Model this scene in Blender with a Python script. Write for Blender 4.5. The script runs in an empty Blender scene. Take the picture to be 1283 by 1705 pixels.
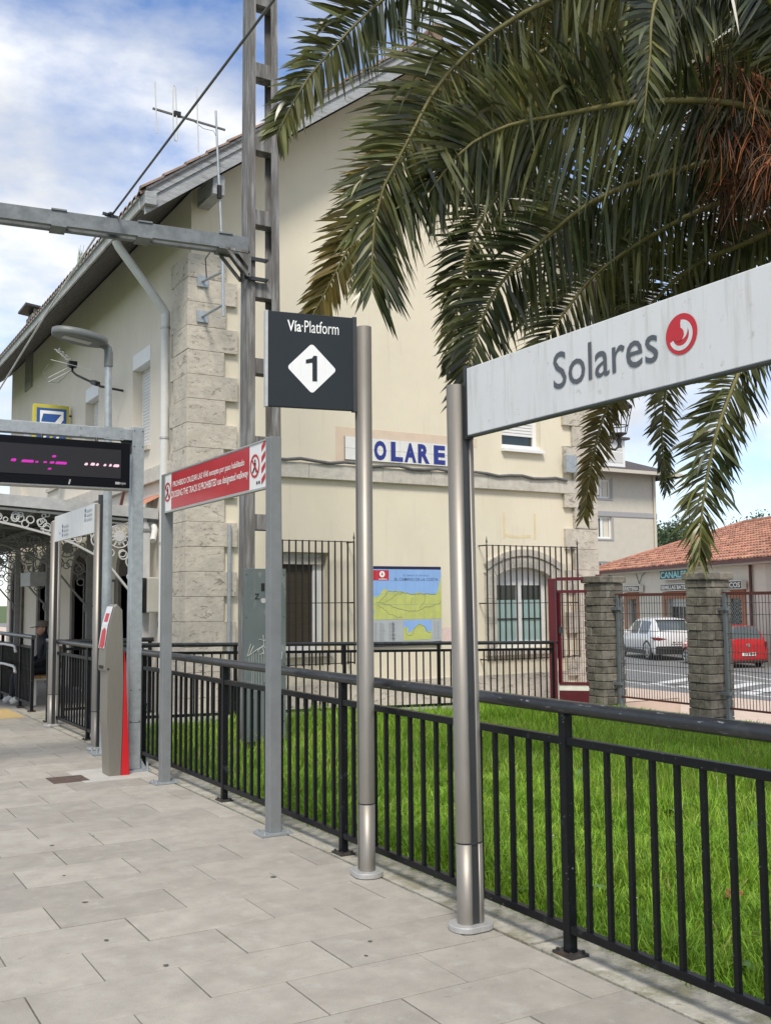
import bpy, bmesh, math, random
import numpy as np
from mathutils import Vector, Matrix
R = math.radians
sc = bpy.context.scene
col = sc.collection

# ------------------------------------------------------------------ camera
cam_d = bpy.data.cameras.new('camera'); cam = bpy.data.objects.new('camera', cam_d); col.objects.link(cam)
yaw, pitch, roll = R(30.4), R(5.0), -0.0085
fw = Vector((math.sin(yaw)*math.cos(pitch), math.cos(yaw)*math.cos(pitch), math.sin(pitch)))
rt = Vector((math.cos(yaw), -math.sin(yaw), 0)); up = rt.cross(fw)
r2 = rt*math.cos(roll)+up*math.sin(roll); u2 = up*math.cos(roll)-rt*math.sin(roll)
mw = Matrix((r2, u2, -fw)).transposed().to_4x4(); mw.translation = Vector((0, 0, 1.56))
cam.matrix_world = mw
cam_d.sensor_fit = 'VERTICAL'; cam_d.sensor_height = 24; cam_d.lens = 24*1694/1705
cam_d.clip_start = 0.05; cam_d.clip_end = 3000
sc.camera = cam

# ------------------------------------------------------------------ world: blue sky with broken cloud
world = bpy.data.worlds.new('World'); sc.world = world; world.use_nodes = True
nt = world.node_tree; nt.nodes.clear()
SUN_EL, SUN_AZ = R(52), R(212)      # azimuth clockwise from +Y: sun behind the camera, to its left
out = nt.nodes.new('ShaderNodeOutputWorld'); bg = nt.nodes.new('ShaderNodeBackground')
sky = nt.nodes.new('ShaderNodeTexSky'); sky.sky_type = 'NISHITA'; sky.sun_disc = False
sky.sun_elevation = SUN_EL; sky.sun_rotation = SUN_AZ; sky.air_density = 1.0; sky.dust_density = 0.25
tc = nt.nodes.new('ShaderNodeTexCoord')
mp = nt.nodes.new('ShaderNodeMapping'); mp.inputs['Scale'].default_value = (1, 1, 2.1)
mp.inputs['Location'].default_value = (5.0, 2.0, 1.0)
n1 = nt.nodes.new('ShaderNodeTexNoise'); n1.inputs['Scale'].default_value = 2.3; n1.inputs['Detail'].default_value = 7; n1.inputs['Roughness'].default_value = .56
r1 = nt.nodes.new('ShaderNodeValToRGB'); r1.color_ramp.elements[0].position = .405; r1.color_ramp.elements[1].position = .55
n2 = nt.nodes.new('ShaderNodeTexNoise'); n2.inputs['Scale'].default_value = 3.6; n2.inputs['Detail'].default_value = 6; n2.inputs['Roughness'].default_value = .5
mp2 = nt.nodes.new('ShaderNodeMapping'); mp2.inputs['Location'].default_value = (7.3, 2.2, 4.1); mp2.inputs['Scale'].default_value = (1, 1, 2.4)
r2n = nt.nodes.new('ShaderNodeValToRGB')
r2n.color_ramp.elements[0].position = .40; r2n.color_ramp.elements[0].color = (4.4, 4.65, 5.1, 1)
r2n.color_ramp.elements[1].position = .66; r2n.color_ramp.elements[1].color = (7.5, 7.45, 7.3, 1)
tint = nt.nodes.new('ShaderNodeMix'); tint.data_type = 'RGBA'; tint.blend_type = 'MULTIPLY'; tint.inputs[0].default_value = 1
tint.inputs[7].default_value = (.95, 1.05, 1.25, 1)
mx = nt.nodes.new('ShaderNodeMix'); mx.data_type = 'RGBA'
L = nt.links.new
L(tc.outputs['Generated'], mp.inputs[0]); L(mp.outputs[0], n1.inputs['Vector']); L(n1.outputs[0], r1.inputs[0])
L(tc.outputs['Generated'], mp2.inputs[0]); L(mp2.outputs[0], n2.inputs['Vector']); L(n2.outputs[0], r2n.inputs[0])
L(sky.outputs[0], tint.inputs[6])
L(r1.outputs[0], mx.inputs[0]); L(tint.outputs[2], mx.inputs[6]); L(r2n.outputs[0], mx.inputs[7])
L(mx.outputs[2], bg.inputs[0]); bg.inputs[1].default_value = 0.1
L(bg.outputs[0], out.inputs[0])

# ------------------------------------------------------------------ sun through thin cloud
sun_d = bpy.data.lights.new('sun', 'SUN'); sun = bpy.data.objects.new('sun', sun_d); col.objects.link(sun)
sun_d.energy = 2.1; sun_d.angle = R(14); sun_d.color = (1, .94, .84)
sdir = Vector((math.sin(SUN_AZ)*math.cos(SUN_EL), math.cos(SUN_AZ)*math.cos(SUN_EL), math.sin(SUN_EL)))
sun.rotation_euler = sdir.to_track_quat('Z', 'Y').to_euler()
vs = sc.view_settings; vs.view_transform = 'Standard'; vs.look = 'None'; vs.exposure = 0.76; vs.gamma = 1; vs.use_curve_mapping = False

# ------------------------------------------------------------------ helpers
rng = random.Random(7)
nrg = np.random.default_rng(11)

class MB:
    def __init__(s): s.v = []; s.f = []; s.sm = []
    def add(s, vs, fs, smooth=False):
        b = len(s.v); s.v += [tuple(p) for p in vs]
        for f in fs: s.f.append(tuple(i+b for i in f)); s.sm.append(smooth)
        return s
    def box(s, x0, x1, y0, y1, z0, z1):
        v = [(x0,y0,z0),(x1,y0,z0),(x1,y1,z0),(x0,y1,z0),(x0,y0,z1),(x1,y0,z1),(x1,y1,z1),(x0,y1,z1)]
        return s.add(v, [(0,3,2,1),(4,5,6,7),(0,1,5,4),(1,2,6,5),(2,3,7,6),(3,0,4,7)])
    def obox(s, c, a, b, n, ha, hb, hn):
        c, a, b, n = Vector(c), Vector(a).normalized(), Vector(b).normalized(), Vector(n).normalized()
        v = [c+a*i*ha+b*j*hb+n*k*hn for k in (-1,1) for i,j in ((-1,-1),(1,-1),(1,1),(-1,1))]
        return s.add(v, [(0,3,2,1),(4,5,6,7),(0,1,5,4),(1,2,6,5),(2,3,7,6),(3,0,4,7)])
    def bar(s, p, q, w, h, upv=(0,0,1)):
        p, q = Vector(p), Vector(q); d = q-p; l = d.length; d.normalize()
        u = Vector(upv); sd = d.cross(u)
        if sd.length < 1e-4: sd = d.cross(Vector((1,0,0)))
        sd.normalize(); u = sd.cross(d)
        return s.obox((p+q)/2, d, sd, u, l/2, w/2, h/2)
    def prism(s, poly, f0, f1):
        """poly: 2d list; f0,f1 map (a,b)->3d for the two ends"""
        n = len(poly)
        v = [f0(a,b) for a,b in poly]+[f1(a,b) for a,b in poly]
        return s.add(v, [tuple(range(n))[::-1], tuple(range(n,2*n))]+[(i,(i+1)%n,n+(i+1)%n,n+i) for i in range(n)])
    def tube(s, pts, r, n=8, cap=True, smooth=True):
        pts = [Vector(p) for p in pts]; k = len(pts)
        rs = r if isinstance(r, (list,tuple)) else [r]*k
        vs = []; prev = None
        for i,p in enumerate(pts):
            d = (pts[min(i+1,k-1)]-pts[max(i-1,0)]).normalized()
            if prev is None:
                a = d.orthogonal().normalized()
            else:
                a = prev-d*prev.dot(d)
                a = a.normalized() if a.length > 1e-6 else d.orthogonal().normalized()
            prev = a; b = d.cross(a)
            for j in range(n):
                t = 2*math.pi*j/n; vs.append(p+(a*math.cos(t)+b*math.sin(t))*rs[i])
        fs = [(i*n+j, i*n+(j+1)%n, (i+1)*n+(j+1)%n, (i+1)*n+j) for i in range(k-1) for j in range(n)]
        s.add(vs, fs, smooth)
        if cap:
            s.add(vs[:n], [tuple(range(n))[::-1]]); s.add(vs[-n:], [tuple(range(n))])
        return s
    def ring(s, c, ax, r, t, n=20, m=6):
        c, ax = Vector(c), Vector(ax).normalized(); a = ax.orthogonal().normalized(); b = ax.cross(a)
        vs = []
        for i in range(n):
            q = 2*math.pi*i/n; o = a*math.cos(q)+b*math.sin(q)
            for j in range(m):
                w = 2*math.pi*j/m; vs.append(c+o*(r+t*math.cos(w))+ax*t*math.sin(w))
        fs = [(i*m+j, ((i+1)%n)*m+j, ((i+1)%n)*m+(j+1)%m, i*m+(j+1)%m) for i in range(n) for j in range(m)]
        return s.add(vs, fs, True)
    def disc(s, c, ax, r, h, n=24):
        c, ax = Vector(c), Vector(ax).normalized()
        return s.tube([c-ax*h/2, c+ax*h/2], r, n, True, False)
    def build(s, name, mat, parent=None, bevel=0, kind=None):
        me = bpy.data.meshes.new(name); me.from_pydata(s.v, [], s.f)
        me.polygons.foreach_set('use_smooth', s.sm); me.update()
        bm = bmesh.new(); bm.from_mesh(me); bmesh.ops.recalc_face_normals(bm, faces=bm.faces); bm.to_mesh(me); bm.free()
        me.materials.append(mat)
        o = bpy.data.objects.new(name, me); link(o, parent)
        if bevel:
            b = o.modifiers.new('bevel', 'BEVEL'); b.width = bevel; b.segments = 2; b.limit_method = 'ANGLE'; b.angle_limit = R(40)
        if kind: o['kind'] = kind
        return o

def link(o, parent):
    col.objects.link(o)
    if parent is not None:
        o.parent = parent
        if parent.get('rooted'): o.matrix_parent_inverse = Matrix.Translation(-Vector(parent.location))
    return o
def tag(o, label, cat, group=None):
    o['label'] = label; o['category'] = cat
    if group: o['group'] = group
    return o
def thing(name, label, cat, loc, group=None):
    """Empty at a thing's base; its parts are modelled in world coordinates"""
    o = bpy.data.objects.new(name, None); col.objects.link(o); o.location = loc; o.empty_display_size = .2
    o['rooted'] = 1
    return tag(o, label, cat, group)
def local(name, label, cat, loc, rz, group=None):
    """Empty whose parts are modelled in its own coordinates"""
    o = bpy.data.objects.new(name, None); col.objects.link(o); o.location = loc; o.rotation_euler = (0,0,rz)
    return tag(o, label, cat, group)
def struct(o): o['kind'] = 'structure'; return o
def np_mesh(name, V, quads, tris, mat, parent=None, smooth=False):
    me = bpy.data.meshes.new(name)
    nq, ntr = len(quads), len(tris)
    me.vertices.add(len(V)); me.vertices.foreach_set('co', np.asarray(V, dtype=np.float32).ravel())
    me.loops.add(nq*4+ntr*3)
    me.loops.foreach_set('vertex_index', np.concatenate([np.asarray(quads, dtype=np.int32).ravel(), np.asarray(tris, dtype=np.int32).ravel()]))
    me.polygons.add(nq+ntr)
    st = np.concatenate([np.arange(nq)*4, nq*4+np.arange(ntr)*3]).astype(np.int32)
    me.polygons.foreach_set('loop_start', st)
    me.polygons.foreach_set('use_smooth', np.full(nq+ntr, smooth))
    me.update(calc_edges=True); me.validate()
    me.materials.append(mat)
    o = bpy.data.objects.new(name, me); link(o, parent); return o

def text(body, mat, parent, org, xd, yd, w, hgt, name='lettering', off=0.0, lift=0.0025, shear=0):
    """flat lettering: org is the lower-left corner of its box, w x hgt its size, xd/yd its reading and up directions"""
    cu = bpy.data.curves.new('t', 'FONT'); cu.body = body; cu.offset = off; cu.resolution_u = 3; cu.shear = shear
    o = bpy.data.objects.new('t', cu); col.objects.link(o)
    dg = bpy.context.evaluated_depsgraph_get(); me = bpy.data.meshes.new_from_object(o.evaluated_get(dg))
    bpy.data.objects.remove(o)
    co = np.empty(len(me.vertices)*3); me.vertices.foreach_get('co', co); co = co.reshape(-1,3)
    lo, hi = co.min(0), co.max(0)
    xd, yd = Vector(xd).normalized(), Vector(yd).normalized(); n = xd.cross(yd); org = Vector(org)
    res = []
    for c in co:
        res.append(tuple(org+xd*((c[0]-lo[0])/(hi[0]-lo[0])*w)+yd*((c[1]-lo[1])/(hi[1]-lo[1])*hgt)+n*lift))
    me.vertices.foreach_set('co', np.array(res, dtype=np.float32).ravel()); me.update()
    me.materials.clear(); me.materials.append(mat)
    t = bpy.data.objects.new(name, me); link(t, parent); return t
def flat(name, poly, mat, parent, org, xd, yd, lift=.0025):
    """thin printed patch; poly in (x,y) on the plane through org"""
    xd, yd, org = Vector(xd).normalized(), Vector(yd).normalized(), Vector(org); n = xd.cross(yd)
    me = bpy.data.meshes.new(name); me.from_pydata([tuple(org+xd*a+yd*b+n*lift) for a,b in poly], [], [tuple(range(len(poly)))]); me.update()
    me.materials.append(mat); o = bpy.data.objects.new(name, me); link(o, parent); return o
def circ(cx, cy, r, n=28, a0=0, a1=360):
    return [(cx+r*math.cos(R(a0+(a1-a0)*i/n)), cy+r*math.sin(R(a0+(a1-a0)*i/n))) for i in range(n + (0 if a1-a0 == 360 else 1))]
def ringpoly(cx, cy, r0, r1, a0=0, a1=360, n=30):
    return circ(cx, cy, r1, n, a0, a1-1e-3) + circ(cx, cy, r0, n, a1-1e-3, a0)

# ------------------------------------------------------------------ materials
MATS = {}
def M(name, c, rough=.6, metal=0, var=.12, scale=6, detail=5, stretch=(1,1,1), bump=0, bscale=60, rand=0, c2=None, spec=.5, thr=(.3,.7), island=0, trans=0, emit=0, coat=0, world=0):
    m = bpy.data.materials.new(name); m.use_nodes = True; t = m.node_tree; b = t.nodes['Principled BSDF']
    b.inputs['Roughness'].default_value = rough; b.inputs['Metallic'].default_value = metal; b.inputs['Specular IOR Level'].default_value = spec
    b.inputs['Coat Weight'].default_value = coat
    N = t.nodes.new; LK = t.links.new
    tc = N('ShaderNodeTexCoord'); mp = N('ShaderNodeMapping'); mp.inputs['Scale'].default_value = stretch; LK(N('ShaderNodeNewGeometry').outputs['Position'] if world else tc.outputs['Object'], mp.inputs[0])
    m['world'] = world
    nz = N('ShaderNodeTexNoise'); nz.inputs['Scale'].default_value = scale; nz.inputs['Detail'].default_value = detail; nz.inputs['Roughness'].default_value = .6; LK(mp.outputs[0], nz.inputs['Vector'])
    rp = N('ShaderNodeValToRGB'); rp.color_ramp.elements[0].position = thr[0]; rp.color_ramp.elements[1].position = thr[1]; LK(nz.outputs[0], rp.inputs[0])
    lo = tuple(x*(1-var) for x in c)+(1,); hi = tuple(min(1, x*(1+var)) for x in c)+(1,)
    if c2: hi = tuple(c2)+(1,); lo = tuple(c)+(1,)
    rp.color_ramp.elements[0].color = lo; rp.color_ramp.elements[1].color = hi
    src = rp.outputs[0]
    if rand or island:
        hs = N('ShaderNodeHueSaturation'); mr = N('ShaderNodeMapRange')
        k = rand or island
        if rand: oi = N('ShaderNodeObjectInfo'); rv = oi.outputs['Random']
        else: g = N('ShaderNodeNewGeometry'); rv = g.outputs['Random Per Island']
        mr.inputs[3].default_value = 1-k; mr.inputs[4].default_value = 1+k; LK(rv, mr.inputs[0]); LK(mr.outputs[0], hs.inputs['Value'])
        if island:
            mh = N('ShaderNodeMapRange'); mh.inputs[3].default_value = .5-.03*k; mh.inputs[4].default_value = .5+.03*k
            ml = N('ShaderNodeMath'); ml.operation = 'MULTIPLY'; ml.inputs[1].default_value = 7.31; fr = N('ShaderNodeMath'); fr.operation = 'FRACT'
            LK(rv, ml.inputs[0]); LK(ml.outputs[0], fr.inputs[0]); LK(fr.outputs[0], mh.inputs[0]); LK(mh.outputs[0], hs.inputs['Hue'])
        LK(src, hs.inputs['Color']); src = hs.outputs[0]
    LK(src, b.inputs['Base Color'])
    if bump:
        bn = N('ShaderNodeTexNoise'); bn.inputs['Scale'].default_value = bscale; bn.inputs['Detail'].default_value = 4; LK(mp.outputs[0], bn.inputs['Vector'])
        bp = N('ShaderNodeBump'); bp.inputs['Strength'].default_value = bump; bp.inputs['Distance'].default_value = .01; LK(bn.outputs[0], bp.inputs['Height']); LK(bp.outputs[0], b.inputs['Normal'])
    if trans:
        tr = N('ShaderNodeBsdfTranslucent'); mixs = N('ShaderNodeMixShader'); mixs.inputs[0].default_value = trans
        LK(src, tr.inputs[0]); LK(b.outputs[0], mixs.inputs[1]); LK(tr.outputs[0], mixs.inputs[2]); LK(mixs.outputs[0], t.nodes['Material Output'].inputs[0])
    if emit:
        b.inputs['Emission Color'].default_value = tuple(c)+(1,); b.inputs['Emission Strength'].default_value = emit
    MATS[name] = m
    return m
def overlay(m, c, scale, thr, amount=1.0, stretch=(1,1,1), detail=6, voronoi=None, rough=None, dist=0):
    """lay a second colour (stains, scratches, cracks) over a material through a noise or crack mask"""
    t = m.node_tree; b = t.nodes['Principled BSDF']; N = t.nodes.new; LK = t.links.new
    src = b.inputs['Base Color'].links[0].from_socket
    tc = N('ShaderNodeTexCoord'); mp = N('ShaderNodeMapping'); mp.inputs['Scale'].default_value = stretch; LK(N('ShaderNodeNewGeometry').outputs['Position'] if m.get('world') else tc.outputs['Object'], mp.inputs[0])
    vec = mp.outputs[0]
    if dist:
        dn = N('ShaderNodeTexNoise'); dn.inputs['Scale'].default_value = scale*.7; dn.inputs['Detail'].default_value = 4; LK(vec, dn.inputs['Vector'])
        va = N('ShaderNodeMix'); va.data_type = 'RGBA'; va.blend_type = 'LINEAR_LIGHT'; va.inputs[0].default_value = dist
        LK(vec, va.inputs[6]); LK(dn.outputs['Color'], va.inputs[7]); vec = va.outputs[2]
    if voronoi:
        nz = N('ShaderNodeTexVoronoi'); nz.feature = 'DISTANCE_TO_EDGE'; nz.inputs['Scale'].default_value = scale; o = nz.outputs['Distance']
    else:
        nz = N('ShaderNodeTexNoise'); nz.inputs['Scale'].default_value = scale; nz.inputs['Detail'].default_value = detail; nz.inputs['Roughness'].default_value = .65; o = nz.outputs[0]
    LK(vec, nz.inputs['Vector'])
    rp = N('ShaderNodeValToRGB'); rp.color_ramp.elements[0].position = thr[0]; rp.color_ramp.elements[1].position = thr[1]
    a = (amount,)*3+(1,)
    rp.color_ramp.elements[0].color = a if voronoi else (0,0,0,1); rp.color_ramp.elements[1].color = (0,0,0,1) if voronoi else a
    LK(o, rp.inputs[0])
    mx = N('ShaderNodeMix'); mx.data_type = 'RGBA'; LK(rp.outputs[0], mx.inputs[0]); LK(src, mx.inputs[6]); mx.inputs[7].default_value = tuple(c)+(1,)
    LK(mx.outputs[2], b.inputs['Base Color'])
    if rough is not None:
        mr = N('ShaderNodeMix'); mr.data_type = 'FLOAT'; mr.inputs[2].default_value = b.inputs['Roughness'].default_value; mr.inputs[3].default_value = rough
        LK(rp.outputs[0], mr.inputs[0]); LK(mr.outputs[0], b.inputs['Roughness'])
    return m

slab_m = M('paving_concrete', (.335,.31,.27), .85, var=.12, scale=7, bump=.35, bscale=150, rand=.12, world=1)
overlay(slab_m, (.22,.20,.17), 1.3, (.50,.74), .55); overlay(slab_m, (.44,.415,.37), 6, (.56,.70), .5); overlay(slab_m, (.17,.155,.13), 11, (.64,.72), .5); overlay(slab_m, (.20,.185,.16), 60, (.62,.72), .5); overlay(slab_m, (.47,.45,.42), 90, (.62,.7), .5)
joint_m = M('paving_joint', (.10,.09,.075), .95, var=.3, scale=30)
pave_m = M('paving_far', (.345,.325,.295), .85, var=.1, scale=3)
kerb_m = M('kerb_concrete', (.37,.35,.295), .9, var=.18, scale=12, bump=.6, bscale=70)
overlay(kerb_m, (.19,.18,.11), 5, (.48,.62), .75); overlay(kerb_m, (.13,.12,.10), 30, (.58,.66), .6); overlay(kerb_m, (.52,.50,.46), 14, (.58,.68), .7)
soil_m = M('soil', (.07,.105,.025), .95, var=.3, scale=8)
grass_m = M('grass', (.19,.36,.028), .5, var=.25, scale=1.3, island=.45, trans=.42, c2=(.30,.47,.055), thr=(.3,.65), spec=.3)
flower_m = M('daisy', (.8,.8,.75), .6)
weed_m = M('dock_leaf', (.10,.19,.05), .5, var=.2)
leaf_m = M('dead_leaf', (.25,.07,.03), .7)
black_m = M('black_paint', (.0055,.006,.0075), .42, var=.2, scale=20, spec=.22)
overlay(black_m, (.045,.05,.055), 9, (.60,.68), .5); overlay(black_m, (.25,.26,.27), 60, (.66,.70), .7, stretch=(1,.5,1.0), rough=.6)
rail_m = M('handrail_paint', (.016,.018,.021), .33, var=.25, scale=14, spec=.6)
overlay(rail_m, (.07,.075,.08), 7, (.55,.68), .5, stretch=(1,.4,1)); overlay(rail_m, (.30,.31,.32), 60, (.62,.68), .7, stretch=(1,.22,1.3), rough=.6)
plate_m = M('rusty_plate', (.03,.028,.026), .6, var=.3, scale=20); overlay(plate_m, (.12,.055,.03), 18, (.5,.65), .7)
steel_m = M('brushed_steel', (.275,.255,.225), .48, .65, var=.07, scale=14, stretch=(14,14,.5))
overlay(steel_m, (.215,.195,.165), 3, (.45,.75), .5)
kiosk_m = M('satin_steel', (.27,.25,.215), .42, .6, var=.08, scale=12, stretch=(12,12,.6))
flange_m = M('cast_aluminium', (.50,.50,.49), .5, .5, var=.1, scale=20)
chan_m = M('dark_channel', (.035,.038,.042), .45, var=.1)
greypost_m = M('grey_paint', (.19,.20,.205), .5, var=.08, scale=10, bump=.05)
galv_m = M('galvanised_steel', (.40,.43,.45), .48, .55, var=.14, scale=16)
overlay(galv_m, (.56,.58,.60), 34, (.56,.68), .45); overlay(galv_m, (.27,.29,.30), 3, (.55,.8), .4, stretch=(3,3,.6))
beam_m = M('weathered_galvanised', (.17,.185,.195), .6, .35, var=.25, scale=7); overlay(beam_m, (.27,.29,.30), 9, (.5,.7), .5); overlay(beam_m, (.12,.12,.12), 4, (.56,.75), .5, stretch=(2,2,.5))
mast_m = M('weathered_mast', (.145,.135,.128), .8, .1, var=.3, scale=4, stretch=(7,7,.55), bump=.3, bscale=30)
overlay(mast_m, (.36,.365,.365), 3.2, (.46,.66), .75, stretch=(6,6,.5)); overlay(mast_m, (.11,.07,.05), 2.6, (.6,.72), .5, stretch=(5,5,.6))
white_m = M('white_panel', (.66,.67,.68), .5, var=.04, scale=3)
overlay(white_m, (.40,.385,.34), 4, (.52,.78), .6, stretch=(1,7,.55)); overlay(white_m, (.33,.31,.27), 22, (.63,.72), .5); overlay(white_m, (.30,.28,.24), 60, (.66,.72), .5)
whited_m = M('white_print', (.78,.78,.78), .5, var=.02); overlay(whited_m, (.5,.49,.47), 12, (.55,.8), .45, stretch=(6,6,.4))
cream_white = M('white_lettering', (.86,.86,.84), .5, var=.01)
navy_m = M('dark_slate_panel', (.018,.023,.029), .5, spec=.3, var=.06, scale=4)
slate_txt = M('slate_print', (.085,.095,.11), .5, var=.03)
red_m = M('red_panel', (.46,.028,.035), .42, var=.08, scale=3, coat=.1); overlay(red_m, (.55,.10,.11), 4, (.52,.8), .35, stretch=(1,.6,3))
redlogo_m = M('red_print', (.50,.02,.03), .5, var=.04)
redpaint_m = M('red_paint', (.50,.012,.018), .4, var=.05)
screen_m = M('display_glass', (.026,.026,.030), .4, spec=.25, var=.12, scale=200)
bezel_m = M('display_black', (.004,.0045,.007), .5, spec=.15, var=.1)
led_m = M('led_magenta', (.40,.012,.30), .5, emit=.42, var=0); led2_m = M('led_pale', (.7,.42,.5), .5, emit=.4, var=0)
plaster_m = M('cream_plaster', (.72,.65,.51), .9, var=.035, scale=1.2, bump=.12, bscale=120)
overlay(plaster_m, (.58,.53,.40), .9, (.5,.75), .35, stretch=(1,1,.5)); overlay(plaster_m, (.45,.40,.31), 4, (.58,.78), .3, stretch=(3,3,.22)); overlay(plaster_m, (.74,.68,.53), 2.2, (.55,.62), .35); overlay(plaster_m, (.33,.29,.23), 22, (.70,.76), .4)
plasterd_m = M('facade_plaster', (.72,.655,.555), .9, var=.05, scale=1.5, bump=.12, bscale=120)
overlay(plasterd_m, (.30,.24,.17), 5, (.62,.74), .35, stretch=(1,3,.5))
stone_m = M('quoin_stone', (.50,.455,.385), .95, var=.14, scale=5, bump=1.0, bscale=16, rand=.05)
overlay(stone_m, (.57,.53,.46), 7, (.5,.7), .5)
overlay(stone_m, (.13,.11,.085), 5.5, (.585,.62), .6, stretch=(1,1,2.6), detail=6, dist=.3)
overlay(stone_m, (.24,.21,.17), 13, (.60,.66), .6, stretch=(1,1,2.2))
dress_m = M('dressed_stone', (.53,.495,.43), .9, var=.13, scale=9, bump=.5, bscale=40, rand=.06)
overlay(dress_m, (.22,.20,.17), 4, (.55,.75), .5, stretch=(1,1,1.5))
pink_m = M('faded_pink_paint', (.66,.53,.41), .9, var=.05); ghost_m = M('faded_yellow_paint', (.68,.57,.36), .9, var=.06, scale=8)
pinkpl_m = M('pink_patch', (.68,.53,.49), .9, var=.07, scale=20)
tilew_m = M('white_glazed_tile', (.74,.73,.69), .25, var=.05, scale=12, rand=.04); blue_m = M('cobalt_blue', (.02,.03,.22), .3, var=.12, scale=20)
wood_m = M('weathered_board', (.36,.37,.38), .85, var=.2, scale=6, stretch=(2,2,9), bump=.5, bscale=25); overlay(wood_m, (.13,.125,.12), 5, (.52,.68), .75, stretch=(.5,.5,5))
fasc_m = M('fascia_board', (.40,.40,.39), .85, var=.15, scale=6, bump=.4); overlay(fasc_m, (.15,.15,.14), 5, (.52,.7), .7, stretch=(1,.4,3))
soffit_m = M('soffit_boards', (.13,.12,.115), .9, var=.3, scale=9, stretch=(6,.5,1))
rtile_m = M('clay_tile', (.23,.155,.12), .9, var=.3, scale=7, bump=.3, rand=.08); overlay(rtile_m, (.20,.17,.13), 9, (.5,.65), .6)
otile_m = M('orange_clay_tile', (.40,.19,.125), .9, var=.25, scale=2.2, island=.3); overlay(otile_m, (.15,.095,.075), 1.3, (.53,.70), .65); overlay(otile_m, (.46,.31,.24), 2.6, (.56,.70), .6)
alu_m = M('pale_pvc', (.62,.62,.60), .45, var=.04); shut_m = M('white_shutter', (.72,.72,.71), .5, var=.03)
glass_m = M('window_glass', (.02,.03,.028), .06, var=.2, spec=.7); darkp_m = M('dark_blind', (.055,.042,.022), .6, var=.3, scale=9, stretch=(.5,.5,9))
teal_m = M('frosted_film', (.33,.47,.45), .25, var=.08, scale=8, stretch=(5,5,.6)); frame_m = M('white_frame', (.78,.78,.77), .4, var=.02)
iron_m = M('wrought_iron', (.018,.014,.014), .5, var=.25, scale=30)
lead_m = M('grey_cable', (.12,.12,.12), .6, var=.2, scale=20)
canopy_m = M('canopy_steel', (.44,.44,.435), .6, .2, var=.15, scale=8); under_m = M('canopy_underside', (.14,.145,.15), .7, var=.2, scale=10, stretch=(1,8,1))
bracket_m = M('bracket_shade_grey', (.22,.22,.215), .6, var=.15, scale=12); bracketlit_m = M('bracket_lit', (.50,.50,.49), .55, var=.1)  # same ironwork: nearest frame coloured as lit, the others darkened as shade
door_m = M('dark_door', (.02,.016,.016), .5, var=.3); brown_m = M('brown_stone', (.22,.19,.17), .9, var=.15, bump=.3)
maroon_m = M('maroon_paint', (.10,.010,.018), .4, var=.12); 
brick_m = M('grey_stone_brick', (.165,.15,.125), .95, var=.35, scale=9, bump=1.0, bscale=22, rand=.28)
overlay(brick_m, (.05,.046,.04), 3.5, (.5,.68), .65); overlay(brick_m, (.30,.28,.23), 16, (.58,.7), .5)
mortar_m = M('dark_mortar', (.055,.05,.043), .95, var=.3)
mesh_m = M('mesh_wire', (.09,.10,.10), .5, .3, var=.15); meshpost_m = M('fence_post_grey', (.15,.17,.18), .5, .2, var=.12)
asph_m = M('asphalt', (.19,.19,.19), .9, var=.18, scale=2, bump=.2, bscale=150); line_m = M('road_paint', (.62,.62,.60), .7, var=.15, scale=3); overlay(line_m, (.25,.25,.25), 8, (.58,.72), .5)
walk_m = M('pink_pavement', (.55,.43,.35), .9, var=.08, scale=4)
cream2_m = M('shop_plaster', (.66,.61,.51), .9, var=.06, scale=1.5); overlay(cream2_m, (.40,.35,.28), 1.5, (.55,.8), .35)
orange_m = M('terracotta_surround', (.40,.17,.09), .8, var=.1); gutter_m = M('maroon_gutter', (.09,.025,.02), .5, var=.15)
signdark_m = M('sign_black', (.03,.03,.028), .5, var=.1); cyan_m = M('sign_cyan', (.25,.62,.66), .5, var=.1); signw_m = M('sign_cream', (.72,.70,.62), .5, var=.1)
greyw_m = M('grey_render', (.55,.51,.43), .9, var=.05, scale=2, bump=.2); band_m = M('grey_band', (.34,.335,.34), .9, var=.05); slateroof_m = M('slate_roof', (.075,.065,.065), .8, var=.25, scale=3)
carw_m = M('white_car_paint', (.72,.72,.73), .15, var=.01, coat=.8); carr_m = M('red_car_paint', (.50,.010,.014), .18, var=.01, coat=.8)
carb_m = M('car_black_trim', (.018,.018,.018), .5, var=.1); cargl_m = M('car_glass', (.09,.11,.12), .05, var=.05, spec=.8); tyre_m = M('tyre', (.016,.016,.016), .8, var=.1); rim_m = M('alloy_rim', (.45,.45,.46), .35, .7, var=.05)
tail_m = M('tail_lamp', (.16,.01,.015), .15, var=.05); platew_m = M('number_plate', (.72,.72,.70), .4, var=.02); platetx = M('plate_print', (.03,.03,.03), .5, var=0)
rach_m = M('palm_rachis', (.17,.15,.05), .6, var=.2, scale=10)
palm_m = M('palm_leaflet', (.040,.053,.020), .31, var=.25, scale=1.8, island=.65, trans=.26, c2=(.18,.18,.06), thr=(.40,.66), spec=.6)
palmy_m = M('palm_leaflet_yellowing', (.15,.12,.03), .45, var=.3, scale=2.5, island=.4, trans=.2, c2=(.17,.12,.03), thr=(.4,.65))
trunk_m = M('palm_trunk', (.11,.085,.06), .95, var=.35, scale=8, bump=.8, bscale=14); fruit_m = M('palm_fruit_stalk', (.30,.10,.03), .7, var=.25, scale=9, island=.3); husk_m = M('dry_strand', (.085,.045,.025), .8, var=.3, island=.4)
treeleaf_m = M('tree_leaf', (.075,.115,.05), .6, var=.25, scale=.6, island=.5, trans=.3); bark_m = M('bark', (.10,.08,.06), .95, var=.3, scale=5, bump=.6)
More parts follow.
